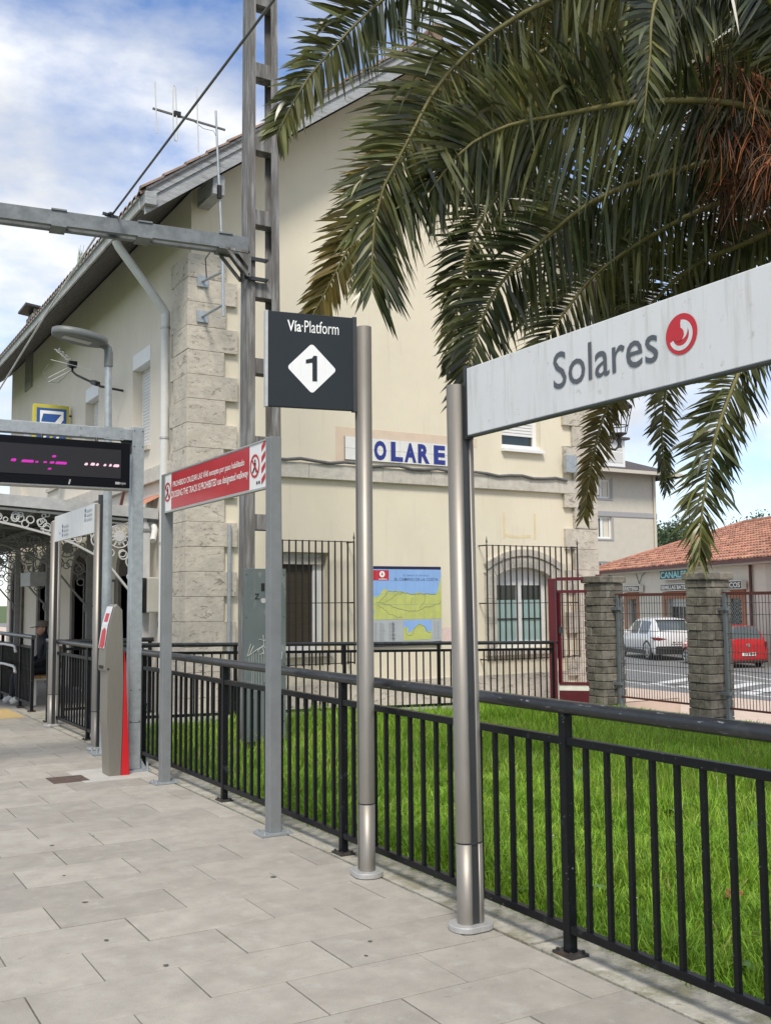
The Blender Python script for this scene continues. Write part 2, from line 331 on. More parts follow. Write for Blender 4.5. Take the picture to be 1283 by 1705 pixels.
yellow_m = M('tactile_yellow', (.50,.36,.16), .85, var=.12, scale=12); cover_m = M('rusty_cover', (.115,.075,.06), .7, .2, var=.25, scale=12)
cab_m = M('cabinet_grey_green', (.125,.15,.15), .55, .1, var=.12, scale=3); overlay(cab_m, (.27,.28,.27), 2.4, (.55,.63), .7, stretch=(1.6,1,1.1)); overlay(cab_m, (.32,.33,.32), 7, (.62,.72), .4, stretch=(3,1,.25))
graf_m = M('graffiti', (.45,.46,.45), .6, var=.08); stencil_m = M('stencil_black', (.008,.008,.008), .6, var=0)
map_sea = M('map_sea', (.25,.42,.74), .5, var=.06, scale=3); map_land = M('map_land', (.48,.52,.15), .55, var=.1, scale=9); map_grey = M('map_grey', (.40,.43,.45), .5, var=.05); map_ink = M('map_ink', (.05,.07,.14), .5, var=0); map_road = M('map_road', (.20,.22,.10), .5, var=0); mapframe_m = M('map_frame', (.012,.010,.05), .4, var=.1); map_line = M('map_grid', (.16,.28,.5), .5, var=0)
ysign_m = M('sign_yellow', (.55,.48,.06), .5, var=.08); bsign_m = M('sign_blue', (.03,.10,.33), .45, var=.06)
skin_m = M('skin', (.42,.24,.17), .55, var=.06); cloth_m = M('dark_clothing', (.012,.014,.022), .8, var=.3, scale=20); cap_m = M('brown_cap', (.16,.13,.105), .8, var=.15, scale=30); shoe_m = M('pale_shoe', (.5,.5,.48), .6)
bench_m = M('bench_wood', (.25,.15,.06), .6, var=.2, scale=6, stretch=(1,8,1)); phone_m = M('phone_grey', (.42,.41,.37), .5, var=.06); light_m = M('lamp_diffuser', (.45,.47,.46), .3, var=.05); lampb_m = M('lamp_grey', (.14,.15,.15), .45, var=.08)
conc_m = M('old_concrete', (.30,.29,.265), .9, var=.18, scale=7, bump=.4); rampc_m = M('ramp_concrete', (.42,.405,.37), .9, var=.1, scale=5)
# ------------------------------------------------------------------ the setting
struct(MB().box(-1500,1500,-1500,1500,-1.6,-1.0).build('ground', soil_m))
plat = struct(MB().box(-1.6,2.965,-8,40,-1.2,-.034).build('platform', joint_m))
# paving slabs, .635 x .40 in running bond, laid as single pieces on the platform
def slab_mesh(l, w):
    m = MB(); g = .0032; b = .002
    x0,x1,y0,y1 = g,l-g,g,w-g
    v = [(x0,y0,-.03),(x1,y0,-.03),(x1,y1,-.03),(x0,y1,-.03),(x0,y0,-b),(x1,y0,-b),(x1,y1,-b),(x0,y1,-b),(x0+b,y0+b,0),(x1-b,y0+b,0),(x1-b,y1-b,0),(x0+b,y1-b,0)]
    m.add(v, [(0,1,5,4),(1,2,6,5),(2,3,7,6),(3,0,4,7),(4,5,9,8),(5,6,10,9),(6,7,11,10),(7,4,8,11),(8,9,10,11)])
    me = bpy.data.meshes.new('slab'); me.from_pydata(m.v, [], m.f); me.update(); me.materials.append(slab_m); return me
SL, SW, X1 = .635, .40, 2.957
cache = {}
row = 0; y = 4.37-SW*7
while y < 14.6:
    off = 1.229 if (round((y-4.37)/SW) % 2 == 0) else 1.541
    k0 = math.floor((-.1-off)/SL)
    x = off+k0*SL-.03
    while x < X1-.02:
        l = min(SL, X1-x)
        key = round(l,3)
        if key not in cache: cache[key] = slab_mesh(l, SW)
        o = bpy.data.objects.new('slab', cache[key]); o.location = (x, y, rng.uniform(-.0015,.0012)); link(o, plat)
        o.rotation_euler = (rng.uniform(-.002,.002), rng.uniform(-.002,.002), rng.uniform(-.002,.002))
        x += SL
    y += SW
m = MB()
m.add([(-1.6,-8,-.004),(-.46,-8,-.004),(-.46,40,-.004),(-1.6,40,-.004)], [(0,1,2,3)])
m.add([(-.46,14.8,-.004),(2.957,14.8,-.004),(2.957,40,-.004),(-.46,40,-.004)], [(0,1,2,3)])
m.add([(-.46,-8,-.004),(2.957,-8,-.004),(2.957,1.5,-.004),(-.46,1.5,-.004)], [(0,1,2,3)])
m.build('paving_sheet', pave_m, plat)
# small round stains (old chewing gum) lie on the slabs
m = MB()
for i in range(16):
    x, y, r = rng.uniform(.6,2.85), rng.uniform(2.7,9.5), rng.uniform(.008,.018)
    m.add([(x+r*math.cos(a*.785)*rng.uniform(.7,1.2), y+r*math.sin(a*.785), .0032) for a in range(8)], [tuple(range(8))])
m.build('spots', joint_m, plat, kind='stuff')
MB().box(2.30,2.95,9.14,9.84,-.02,.0035).build('concrete_patch', rampc_m, plat)
# yellow tactile strip by the ramp
m = MB().box(1.6,2.9,14.85,16.2,-.003,.006); tact = struct(m.build('tactile_paving', yellow_m))
# kerb along the railing, in cast lengths
kerb = struct(MB().box(2.966,3.22,-6,14.2,-.6,-.02).build('kerb', joint_m))
y = -4.2
while y < 14.1:
    l = 1.98; m = MB(); n = 12
    # uneven inner edge of the cast concrete
    pts = [(2.969, y+.004)]+[(2.969, y+l-.004)]
    e = [(3.235+rng.uniform(-.012,.012), y+.004+(l-.008)*i/n) for i in range(n+1)]
    top = [(2.969,y+.004)]+e+[(2.969,y+l-.004)]
    m.prism(top, lambda a,b: (a,b,-.35), lambda a,b: (a,b,.002))
    m.build('kerb_stone', kerb_m, kerb); y += 2.0
# lawn and grass
lawn = struct(MB().box(3.2,10.75,-6,12.05,-1.0,-.055).build('lawn', soil_m))
def lawn_clump(x, y): return .5+.5*np.sin(x*2.1+1.3*np.sin(y*1.7))*np.cos(y*2.6+1.1*np.sin(x*1.1))
def make_grass(n, x0, x1, y0, y1, hs, seed):
    g = np.random.default_rng(seed)
    x = g.uniform(x0,x1,n); y = g.uniform(y0,y1,n)
    c = lawn_clump(x,y); c2 = lawn_clump(x*3.1+4,y*2.7)
    hgt = hs*(.45+.55*c+.35*c2)*g.uniform(.55,1.25,n)
    edge = np.clip((x-3.2)/.12,.55,1)*np.clip((10.3-x)/1.2,.35,1); hgt *= edge
    w = g.uniform(.0025,.0055,n)
    a = g.uniform(0,2*np.pi,n); lean = g.uniform(.1,.85,n)*hgt; la = a+g.uniform(-1,1,n)+np.pi/2
    dx, dy = np.cos(a)*w, np.sin(a)*w; lx, ly = np.cos(la)*lean, np.sin(la)*lean
    z0 = np.full(n,-.058)
    V = np.empty((n,7,3))
    V[:,0] = np.stack([x-dx,y-dy,z0],1); V[:,1] = np.stack([x+dx,y+dy,z0],1)
    V[:,2] = np.stack([x-dx*.9+lx*.18,y-dy*.9+ly*.18,z0+hgt*.5],1); V[:,3] = np.stack([x+dx*.9+lx*.18,y+dy*.9+ly*.18,z0+hgt*.5],1)
    V[:,4] = np.stack([x-dx*.6+lx*.55,y-dy*.6+ly*.55,z0+hgt*.85],1); V[:,5] = np.stack([x+dx*.6+lx*.55,y+dy*.6+ly*.55,z0+hgt*.85],1)
    droop = np.where(lean/hgt>.55, .82, 1.0)
    V[:,6] = np.stack([x+lx,y+ly,z0+hgt*droop],1)
    b = np.arange(n)[:,None]*7
    q = np.concatenate([b+np.array([0,1,3,2]), b+np.array([2,3,5,4])]); t = b+np.array([4,5,6])
    return V.reshape(-1,3), q, t
parts = [make_grass(60000,3.215,5.2,1.2,7.5,.20,1), make_grass(70000,3.215,10.6,4,12.0,.20,2), make_grass(26000,5.2,10.7,-3,5,.19,3), make_grass(9000,3.2,3.45,1,12,.16,4), make_grass(16000,3.3,10.6,10.6,12.03,.24,5)]
Vs, Qs, Ts, o_ = [], [], [], 0
for v,q,t in parts: Vs.append(v); Qs.append(q+o_); Ts.append(t+o_); o_ += len(v)
gr = np_mesh('grass', np.concatenate(Vs), np.concatenate(Qs), np.concatenate(Ts), grass_m, smooth=True)
gr['kind'] = 'stuff'; gr['label'] = 'long bright green grass growing behind the black railing'
v,q,t = make_grass(5200,3.22,9.5,1.2,11.9,.20,9)
dr_ = np_mesh('dry_grass', v, q, t, M('dry_grass_blade', (.36,.31,.11), .6, var=.2, scale=2, island=.4, trans=.4), smooth=True); dr_['kind'] = 'stuff'; dr_['label'] = 'scattered dry straw coloured blades among the green grass'
m = MB()
for i in range(26):
    x, y, z = rng.uniform(3.5,7), rng.uniform(2.2,7), rng.uniform(.05,.12); r = .008
    m.add([(x+r*math.cos(a), y+r*math.sin(a)*.9, z+.003*math.sin(a*2)) for a in [k*.785 for k in range(8)]], [tuple(range(8))])
    m.tube([(x,y,z),(x+.01,y,-.05)], .0015, 4)
fl = m.build('daisies', flower_m, kind='stuff'); fl['label'] = 'small white flowers scattered in the grass'
m = MB()
for i in range(60):
    x, y = rng.uniform(3.4,6.5), rng.uniform(2.0,7.5); a = rng.uniform(0,6.28); l = rng.uniform(.10,.2); w = l*.22
    c, s = math.cos(a), math.sin(a); h0 = .0; P = []
    for t, k in ((0,.15),(.3,.9),(.6,1),(.85,.6)):
        zz = -.05+l*(1.5*t-.9*t*t)
        P += [(x+c*l*t-s*w*k, y+s*l*t+c*w*k, zz+.012*k), (x+c*l*t+s*w*k, y+s*l*t-c*w*k, zz+.012*k)]
    P.append((x+c*l, y+s*l, -.05+l*.55))
    m.add(P, [(0,1,3,2),(2,3,5,4),(4,5,7,6),(6,7,8)], True)
wd = m.build('broad_leaves', weed_m, kind='stuff'); wd['label'] = 'broad weed leaves low among the lawn grass'
m = MB(); x,y = 4.05,3.62
m.add([(x,y,.09),(x+.03,y+.02,.12),(x+.07,y+.0,.13),(x+.10,y-.03,.10),(x+.05,y-.035,.085)], [(0,1,2,3,4)])
tag(m.build('dead_leaf', leaf_m), 'small brown dead leaf caught in the long grass', 'leaf')
# ramp path between the far railing and the station wall, and paved strip along the front of the station
m = MB()
m.add([(3.22,12.05,.12),(10.1,12.05,-.03),(10.1,13.3,-.03),(4.62,13.3,.10),(3.22,13.3,.12),
       (3.22,12.05,-1),(10.1,12.05,-1),(10.1,13.3,-1),(4.62,13.3,-1),(3.22,13.3,-1)], [(0,1,2,3,4),(5,6,1,0),(6,7,2,1),(9,5,0,4),(7,8,3,2),(8,9,4,3)])
struct(m.build('ramp_path', rampc_m))
struct(MB().box(2.97,4.7,14.25,40,-1,-.012).build('station_pavement', pave_m))
struct(MB().box(3.24,4.7,13.305,14.245,-1,.01).build('ramp_landing', rampc_m))
m = MB(); m.add([(10.1,12.05,-.05),(12.6,12.05,-.05),(12.6,20,-.3),(12.0,20,-.3),(12.0,13.3,-.05),(10.1,13.3,-.05)], [(0,1,2,3,4,5)]); m.box(10.1,12.6,12.05,13.3,-1,-.06)
struct(m.build('gate_path', walk_m))
struct(MB().box(10.76,12.5,-8,12.04,-1.0,-.30).build('outer_pavement', walk_m))
# street below
struct(MB().box(12.5,20.0,-60,120,-1.1,-.86).build('pavement', walk_m))
struct(MB().add([(20,-60,-.9),(120,-60,-.9),(120,140,-.9),(20,140,-.9)], [(0,1,2,3)]).build('road', asph_m))
m = MB()
def stripe(p, q, w):
    p, q = Vector(p), Vector(q); d = (q-p).normalized(); n = Vector((-d.y,d.x))*w/2
    m.add([(p.x+n.x,p.y+n.y,-.896),(q.x+n.x,q.y+n.y,-.896),(q.x-n.x,q.y-n.y,-.896),(p.x-n.x,p.y-n.y,-.896)], [(0,1,2,3)])
stripe((25.9,31),(23.9,16),.16); stripe((27.9,26),(25.0,19.5),.12); stripe((21.9,26),(21.0,15),.14)
for i in range(7): stripe((21.3,21.6-i*1.15),(24.3,22.6-i*1.15),.5)
mk = struct(m.build('road_markings', line_m))

# ------------------------------------------------------------------ railings
def railing(name, label, A, B, posts, zA, zB, top=1.078, bar1=.93, bar2=.115, rr=.032, step=.1325, bw=.021, pw=.045, plates=True, off=0.0, group=None):
    """A,B: plan end points; zA,zB: ground level at both ends; posts: distances from A"""
    A, B = Vector(A), Vector(B); d = (B-A); Ln = d.length; d.normalize(); sx = Vector((-d.y,d.x))
    def P(t, z): q = A+d*t; return (q.x, q.y, zA+(zB-zA)*t/Ln+z)
    t0 = thing(name, label, 'railing', (A.x,A.y,zA), group)
    MB().tube([P(-.05,top), P(Ln+.05,top)], rr, 14).build('handrail', rail_m, t0)
    MB().bar(P(0,bar1), P(Ln,bar1), .035, .036).build('top_bar', black_m, t0, .003)
    MB().bar(P(0,bar2), P(Ln,bar2), .035, .036).build('bottom_bar', black_m, t0, .003)
    bal = None; k = 0; t = off
    b_ = MB().box(-bw/2,bw/2,-bw/2,bw/2,bar2+.015,bar1-.015)
    for p in posts:
        m_ = MB(); q = P(p,0); m_.obox((q[0],q[1],q[2]+(top-.02)/2+.005), (d.x,d.y,0), (sx.x,sx.y,0), (0,0,1), pw/2, pw/2, (top-.03)/2)
        po = m_.build('post', black_m, t0, .003)
        if plates:
            m_ = MB(); m_.obox((q[0],q[1],q[2]+.008), (d.x,d.y,0), (sx.x,sx.y,0), (0,0,1), .065, .05, .006)
            for i in (-1,1):
                for j in (-1,1): m_.tube([(q[0]+d.x*i*.045+sx.x*j*.035, q[1]+d.y*i*.045+sx.y*j*.035, q[2]+.01),(q[0]+d.x*i*.045+sx.x*j*.035, q[1]+d.y*i*.045+sx.y*j*.035, q[2]+.026)], .008, 6)
            m_.build('base_plate', plate_m, po)
    me = None
    while t < Ln:
        if all(abs(t-p) > .05 for p in posts):
            q = P(t,0)
            if me is None:
                o = b_.build('baluster', black_m, t0); me = o.data
            else:
                o = bpy.data.objects.new('baluster', me); link(o, t0)
            o.location = q; o.rotation_euler = (0,0,math.atan2(d.y,d.x))
        t += step
    return t0
# front railing; a post every 2.06 m
railing('railing', 'long black railing with scratched round handrail along the platform edge', (3.034,14.05), (3.034,-1.0), [0,2.09,4.2,6.33,8.33,10.455,12.52,14.6], 0, 0, off=.12)
railing('railing', 'far black railing of the ramp below the blue map', (3.34,12.09), (10.03,12.09), [.02,1.55,3.1,4.6,6.66], .12, -.03, top=.945, bar1=.845, bar2=.09, rr=.026, step=.115, bw=.016, pw=.04, plates=False, off=.09)
railing('railing', 'short black railing at the ramp landing beside the station front', (3.12,15.5), (3.12,19.6), [0,.85,2.4,4.05], 0, 0, step=.1, bw=.018)
lr = railing('railing', 'dark railing crossing the platform gap behind the steel signposts', (3.3,14.35), (4.5,14.35), [0,1.2], .01, .01, step=.11, bw=.018, top=1.03)
# pale bent grab rails on the landing railing
gt = thing('grab_rail', 'pair of pale bent grab rails beside the dark landing railing', 'grab rail', (3.02,16.2,0))
for z in (.93,.62):
    MB().tube([(3.02,16.25,z-.09),(3.02,16.3,z-.02),(3.02,16.42,z),(3.02,17.2,z),(3.02,18.4,z-.04),(3.02,19.6,z-.04)], .021, 10).build('tube', alu_m, gt)
for y_ in (16.9,18.9): MB().bar((3.02,y_,.56),(3.11,y_,.56),.02,.02).build('bracket', black_m, gt)
# ------------------------------------------------------------------ platform signs
def pole(parent, x, y, z1, ax, lean=(0,0), ra=.048, gap=.020, joint=.405):
    """oval extruded sign pole: two half-round shells with a dark recessed channel; ax: direction across which the halves sit"""
    ax = Vector(ax).normalized(); px = Vector((-ax.y,ax.x,0))
    def P(a, b, z): return (x+ax.x*a+px.x*b+lean[0]*z, y+ax.y*a+px.y*b+lean[1]*z, z)
    sh = MB(); n = 14
    for z0, z_1 in ((.02,joint-.004),(joint+.004,z1)):
        for s in (-1,1):
            pr = [(s*gap,-ra)]+[(s*(gap+ra*math.sin(math.pi*i/n)*1.0), -ra*math.cos(math.pi*i/n)) for i in range(1,n)]+[(s*gap,ra)]
            b = len(sh.v); sh.v += [P(a,c,z0) for a,c in pr]+[P(a,c,z_1) for a,c in pr]; k = len(pr)
            for i in range(k):
                sh.f.append((b+i,b+(i+1)%k,b+k+(i+1)%k,b+k+i)); sh.sm.append(i < k-1)
            sh.f.append(tuple(range(b+k,b+2*k))); sh.sm.append(False)
    po = sh.build('post', steel_m, parent)
    c = MB(); c.prism([(-gap-.002,-ra+.008),(gap+.002,-ra+.008),(gap+.002,ra-.008),(-gap-.002,ra-.008)], lambda a,b: P(a,b,.02), lambda a,b: P(a,b,z1-.004))
    c.build('channel', chan_m, po)
    r_ = MB(); pr = [((gap+ra-.003)*math.copysign(abs(math.cos(t))**.8,math.cos(t)), (ra-.003)*math.sin(t)) for t in [2*math.pi*i/28 for i in range(28)]]
    r_.prism(pr, lambda a,b: P(a,b,joint-.006), lambda a,b: P(a,b,joint+.006)); r_.build('joint_band', chan_m, po)
    fl = MB(); pr = []
    for i in range(32):
        t = 2*math.pi*i/32; pr.append((math.copysign(.035,math.cos(t))+.075*math.cos(t), .085*math.sin(t)))
    fl.prism(pr, lambda a,b: P(a,b,.003), lambda a,b: P(a,b,.032)); fl.build('base_flange', flange_m, po, .004)
    return po

# station name board: white panel on two steel poles, reading towards the track
sg = thing('station_name_sign', 'long white station name board reading Solares on a steel pole', 'sign', (2.87,4.10,0))
pole(sg, 2.87, 4.12, 2.625, (1,0,0), lean=(-.006,.004)); pole(sg, 2.87, 1.55, 2.625, (1,0,0))
pn = MB().box(2.853,2.887,1.62,4.062,2.366,2.702).build('panel', white_m, sg, .004)
MB().box(2.850,2.890,4.063,4.085,2.35,2.715).build('end_cap', chan_m, pn)
MB().box(2.851,2.889,1.62,4.062,2.358,2.3655).build('lower_trim', chan_m, pn)
XD, YD = (0,-1,0), (0,0,1)     # seen from the track side, text runs towards -Y
text('Solares', slate_txt, pn, (2.853,3.402,2.469), XD, YD, .62, .163, off=.004)
org = (2.853,2.662,2.547)
r0 = .078
flat('emblem_disc', circ(0,0,r0), redlogo_m, pn, org, XD, YD, .0022)
# white swirl inside the red disc: a ring open at the upper left whose tail curls into a red dot
flat('emblem_swirl', ringpoly(-.002,-.004,.040,.058,-160,88), white_m, pn, org, XD, YD, .0032)
flat('emblem_gap', ringpoly(-.002,.012,.0,.034,-100,90), white_m, pn, org, XD, YD, .0030)
flat('emblem_dot', circ(-.012,.000,.026), redlogo_m, pn, org, XD, YD, .0040)

# platform number flag
vg = thing('platform_sign', 'dark square flag sign with a white diamond and number 1 on steel pole', 'sign', (2.905,5.216,0))
pole(vg, 2.915, 5.216, 3.19, (-.19,-.98,0), ra=.046, gap=.014)
e1 = Vector((.98,-.19,0)).normalized(); nrm = Vector((-.19,-.98,0)).normalized()
R0 = Vector((2.868,5.225,0)); W_ = .535
m = MB(); c = R0-e1*(W_/2); m.obox((c.x,c.y,2.962), e1, (0,0,1), nrm, W_/2, .28, .016); pn = m.build('panel', navy_m, vg, .003)
m = MB(); q = R0-e1*(W_+.008); m.obox((q.x,q.y,2.962), e1, (0,0,1), nrm, .008, .282, .019); m.build('edge_trim', flange_m, pn)
m = MB(); q = R0-e1*.01; m.obox((q.x,q.y,2.962), e1, (0,0,1), nrm, .012, .285, .02); m.build('hinge_strip', chan_m, pn)
O = R0-e1*W_+nrm*.016; O.z = 2.682
OO = tuple(O); E1 = tuple(e1)
def on(a, b): return tuple(O+e1*a+Vector((0,0,b)))
text('Vía', cream_white, pn, on(.115,.448), E1, (0,0,1), .083, .066, off=.014, name='lettering')
text('·Platform', cream_white, pn, on(.201,.447), E1, (0,0,1), .225, .072, off=-.002, name='lettering')
def rounded(cx, cy, h, r=.02):
    P = []
    for k in range(4):
        a = 90*k; ux, uy = math.cos(R(a)), math.sin(R(a))
        for j in range(-3,4):
            b = R(a+j*15); P.append((cx+ux*(h-r*1.414)+r*math.cos(b), cy+uy*(h-r*1.414)+r*math.sin(b)))
    return P
flat('diamond', rounded(.262,.235,.15), whited_m, pn, OO, E1, (0,0,1), .002)
flat('numeral', [(.264,.16),(.293,.16),(.293,.312),(.272,.312),(.262,.296),(.225,.285),(.225,.262),(.264,.270)], navy_m, pn, OO, E1, (0,0,1), .0035)

# red warning board between two square grey posts
rg = thing('warning_sign', 'red board forbidding crossing the tracks between two square grey posts', 'sign', (2.89,6.45,0))
for y_, z1 in ((6.46,2.705),(8.76,2.70)):
    po = MB().box(2.89-.042,2.89+.042,y_-.042,y_+.042,.015,z1).build('post', greypost_m, rg, .004)
    m = MB().box(2.89-.11,2.89+.11,y_-.085,y_+.085,.002,.016)
    for i in (-1,1):
        for j in (-1,1): m.tube([(2.89+i*.085,y_+j*.06,.01),(2.89+i*.085,y_+j*.06,.03)], .010, 6)
    m.build('base_plate', galv_m, po)
pn = MB().box(2.858,2.882,6.505,8.80,2.366,2.688).build('panel', whited_m, rg)
MB().box(2.852,2.89,6.503,8.80,2.350,2.3645).build('lower_trim', flange_m, pn); MB().box(2.852,2.89,6.503,8.80,2.6895,2.70).build('upper_trim', flange_m, pn)
o0 = (2.858,8.80,2.366)
flat('red_field', [(.25,.004),(1.99,.004),(1.99,.318),(.25,.318)], red_m, pn, o0, XD, YD, .002)
text('PROHIBIDO CRUZAR LAS VÍAS excepto por paso habilitado', cream_white, pn, (2.858,8.50,2.545), XD, YD, 1.60, .075, off=.008, lift=.004)
text('CROSSING THE TRACK IS PROHIBITED use designated walkway', cream_white, pn, (2.858,8.55,2.45), XD, YD, 1.72, .075, off=.008, lift=.004)
def ban(cx, cy, r):
    flat('symbol_ring', ringpoly(cx,cy,r*.8,r), redlogo_m, pn, o0, XD, YD, .003)
    flat('symbol_head', circ(cx+.004,cy+r*.45,r*.13,12), stencil_m, pn, o0, XD, YD, .003)
    flat('symbol_body', [(cx-.012,cy+r*.28),(cx+.022,cy+r*.28),(cx+.016,cy-r*.1),(cx+.04,cy-r*.55),(cx+.022,cy-r*.6),(cx,cy-r*.2),(cx-.03,cy-r*.58),(cx-.048,cy-r*.5),(cx-.012,cy-r*.05)], stencil_m, pn, o0, XD, YD, .003)
    s = r*.62; flat('symbol_bar', [(cx-s-.006,cy+s-.006),(cx-s+.006,cy+s+.006),(cx+s+.006,cy-s+.006),(cx+s-.006,cy-s-.006)], redlogo_m, pn, o0, XD, YD, .004)
ban(.15,.165,.085); ban(2.09,.165,.085)
for i in range(4):
    b = .02+i*.078
    flat('stripe', [(.02,b),(.065,b+.035),(.065,b+.07),(.02,b+.035)], redlogo_m, pn, o0, XD, YD, .003)
    flat('stripe', [(2.21,b),(2.275,b+.04),(2.275,b+.08),(2.21,b+.04)], redlogo_m, pn, o0, XD, YD, .003)
for a in (2.12,2.16): flat('mark', [(a,.03),(a+.024,.03),(a+.024,.05),(a,.05)], stencil_m, pn, o0, XD, YD, .003)

# small white information board farther along
wg = thing('direction_sign', 'small white board with blue pictograms on two steel posts farthest along platform', 'sign', (2.95,11.2,0))
pole(wg, 2.93, 11.14, 2.64, (1,0,0)); pole(wg, 2.99, 13.55, 2.62, (1,0,0))
pn = MB().box(2.913,2.947,11.25,13.30,2.345,2.668).build('panel', white_m, wg)
MB().tube([(2.95,11.2,2.64),(2.95,11.2,2.75)], .035, 10).build('finial', chan_m, wg)
o0 = (2.913,13.30,2.345)
for a,b in ((.45,.03),(1.55,.135)):
    for k,r in ((0,.02),(1,.024),(2,.024)): flat('pictogram', circ(a,b+.03+k*.055,r,14), bsign_m, pn, o0, XD, YD, .003)
    for k in range(3): flat('print_line', [(a+.06,b+.015+k*.05),(a+.30,b+.015+k*.05),(a+.30,b+.04+k*.05),(a+.06,b+.04+k*.05)], map_grey, pn, o0, XD, YD, .003)
flat('print_line', [(.29,.08),(.33,.08),(.31,.115)], bsign_m, pn, o0, XD, YD, .003)

# ------------------------------------------------------------------ departure display on its galvanised portal
pg = thing('display_portal', 'galvanised steel portal frame carrying the departure display', 'portal', (2.85,9.555,0))
for x_ in (2.845,-.1):
    po = MB().box(x_-.057,x_+.057,9.50,9.61,.02,3.242).build('post', galv_m, pg, .006)
    m = MB().box(x_-.14,x_+.14,9.42,9.69,.002,.02)
    for i in (-1,1):
        for j in (-1,1): m.tube([(x_+i*.11,9.555+j*.10,.015),(x_+i*.11,9.555+j*.10,.085)], .012, 6)
    for s in (-1,1):
        m.add([(x_+s*.06,9.55,.02),(x_+s*.125,9.55,.02),(x_+s*.06,9.55,.14),(x_+s*.06,9.56,.02),(x_+s*.125,9.56,.02),(x_+s*.06,9.56,.14)], [(0,1,2),(3,5,4),(1,4,5,2)])
    m.build('base_plate', galv_m, po)
    m = MB()
    for z_ in (3.2,3.05,.75,.46):
        for s in (-1,1): m.tube([(x_+s*.04,9.499,z_),(x_+s*.04,9.494,z_)], .006, 6)
    m.build('rivets', chan_m, po); MB().box(x_-.0585,x_+.0585,9.498,9.612,.448,.452).build('sleeve_joint', chan_m, po)
bm_ = MB().box(-.05,2.787,9.505,9.605,3.105,3.215).build('beam', galv_m, pg, .005)
MB().box(2.52,2.70,9.50,9.504,3.10,3.22).build('splice_plate', galv_m, bm_)
for x_ in (2.54,2.68,2.30):
    for z_ in (3.125,3.195): MB().tube([(x_,9.505,z_),(x_,9.493,z_)], .007, 6).build('bolt', galv_m, bm_)
m = MB(); m.add([(2.786,9.54,2.98),(2.786,9.54,3.104),(2.68,9.54,3.104),(2.786,9.56,2.98),(2.786,9.56,3.104),(2.68,9.56,3.104)], [(0,1,2),(3,5,4),(0,3,4,1),(1,4,5,2),(2,5,3,0)]); m.build('gusset', chan_m, pg)
dg_ = thing('departure_display', 'black LED departure display with magenta digits hanging from portal', 'display', (1.6,9.5,2.63))
bx_ = MB().box(.35,2.738,9.40,9.58,2.635,3.06).build('case', bezel_m, dg_, .006)
MB().box(.47,2.65,9.396,9.3995,2.72,2.99).build('screen', screen_m, bx_)
MB().box(.35,2.738,9.41,9.60,2.622,2.6345).build('base_tray', flange_m, bx_)
for x_ in (.7,1.95,2.45): MB().tube([(x_,9.49,3.06),(x_,9.52,3.104)], .014, 8).build('hanger', chan_m, dg_)
m = MB()
def blob(x0,x1,z0,z1):
    y_ = 9.3945; k = (z1-z0)*.4
    m.add([(x0,y_,z0+k*.4),(x0+k,y_,z0),(x1-k,y_,z0),(x1,y_,z0+k),(x1-k*.3,y_,z1),(x0+k*1.4,y_,z1)], [(0,1,2,3,4,5)])
for a in ((1.665,1.715,2.825,2.85),(1.755,1.865,2.822,2.846),(1.875,1.905,2.824,2.84),(1.945,1.98,2.826,2.842),(2.0,2.045,2.824,2.845),(2.05,2.155,2.822,2.846),(2.02,2.06,2.882,2.902),(1.985,2.02,2.767,2.785)): blob(*a)
m.build('magenta_digits', led_m, bx_)
m = MB()
for a in ((2.31,2.345,2.826,2.85),(2.365,2.41,2.828,2.854),(2.415,2.445,2.828,2.852),(2.485,2.515,2.828,2.85),(2.535,2.565,2.828,2.852),(2.575,2.635,2.826,2.852)): blob(*a)
m.build('pale_digits', led2_m, bx_)
m = MB().add([(2.17,9.3975,2.645),(2.185,9.3975,2.645),(2.195,9.3975,2.69),(2.182,9.3975,2.69)], [(0,1,2,3)]); m.build('painted_glint', flange_m, bx_)  # pale sliver on the lower bezel, a glint put in as colour
MB().box(2.60,2.642,9.3965,9.3995,2.665,2.688).build('maker_mark', flange_m, bx_); text('nys', flange_m, bx_, (2.648,9.4,2.660), (1,0,0), (0,0,1), .05, .024, off=.02)

# ------------------------------------------------------------------ ticket validator pillar
kg = thing('ticket_validator', 'slim steel ticket validator pillar with a red back beside the portal post', 'ticket machine', (2.6,9.42,0))
prof = [(2.565,0),(2.675,0),(2.685,.4),(2.69,.85),(2.678,1.2),(2.668,1.50),(2.615,1.555),(2.59,1.53),(2.545,1.36),(2.515,1.15),(2.510,1.0),(2.51,.955),(2.535,.93),(2.535,.5)]
kb = MB(); kb.prism(prof, lambda a,b: (a,9.34,b), lambda a,b: (a,9.56,b)); body = kb.build('body', kiosk_m, kg, .006)
m = MB(); pr = [(2.676,0.0),(2.752,0),(2.732,.45),(2.706,1.0),(2.692,1.12),(2.692,.85),(2.687,.4)]
m.prism(pr, lambda a,b: (a,9.332,b), lambda a,b: (a,9.568,b)); m.build('red_back', redpaint_m, kg, .004)
xp = Vector((0,-1,0)); d1, d2 = Vector((.030,0,.21)), Vector((.045,0,.17))
flat('face_panel', [(.008,0),(.212,0),(.212,.212),(.008,.212)], white_m, body, (2.515,9.56,1.15), xp, d1, .007)
flat('face_panel', [(.008,0),(.212,0),(.212,.175),(.008,.175)], white_m, body, (2.545,9.56,1.36), xp, d2, .007)
flat('red_print', [(.03,.0),(.09,.01),(.15,-.01),(.20,.03),(.18,.17),(.11,.19),(.05,.16)], redlogo_m, body, (2.515,9.56,1.15), xp, d1, .009)
flat('red_print', [(.05,.03),(.17,.03),(.17,.11),(.05,.11)], redlogo_m, body, (2.545,9.56,1.36), xp, d2, .009)
flat('card_slot', [(.04,0),(.18,0),(.18,.03),(.04,.03)], stencil_m, body, (2.51,9.56,.965), xp, (0,0,1), .004)
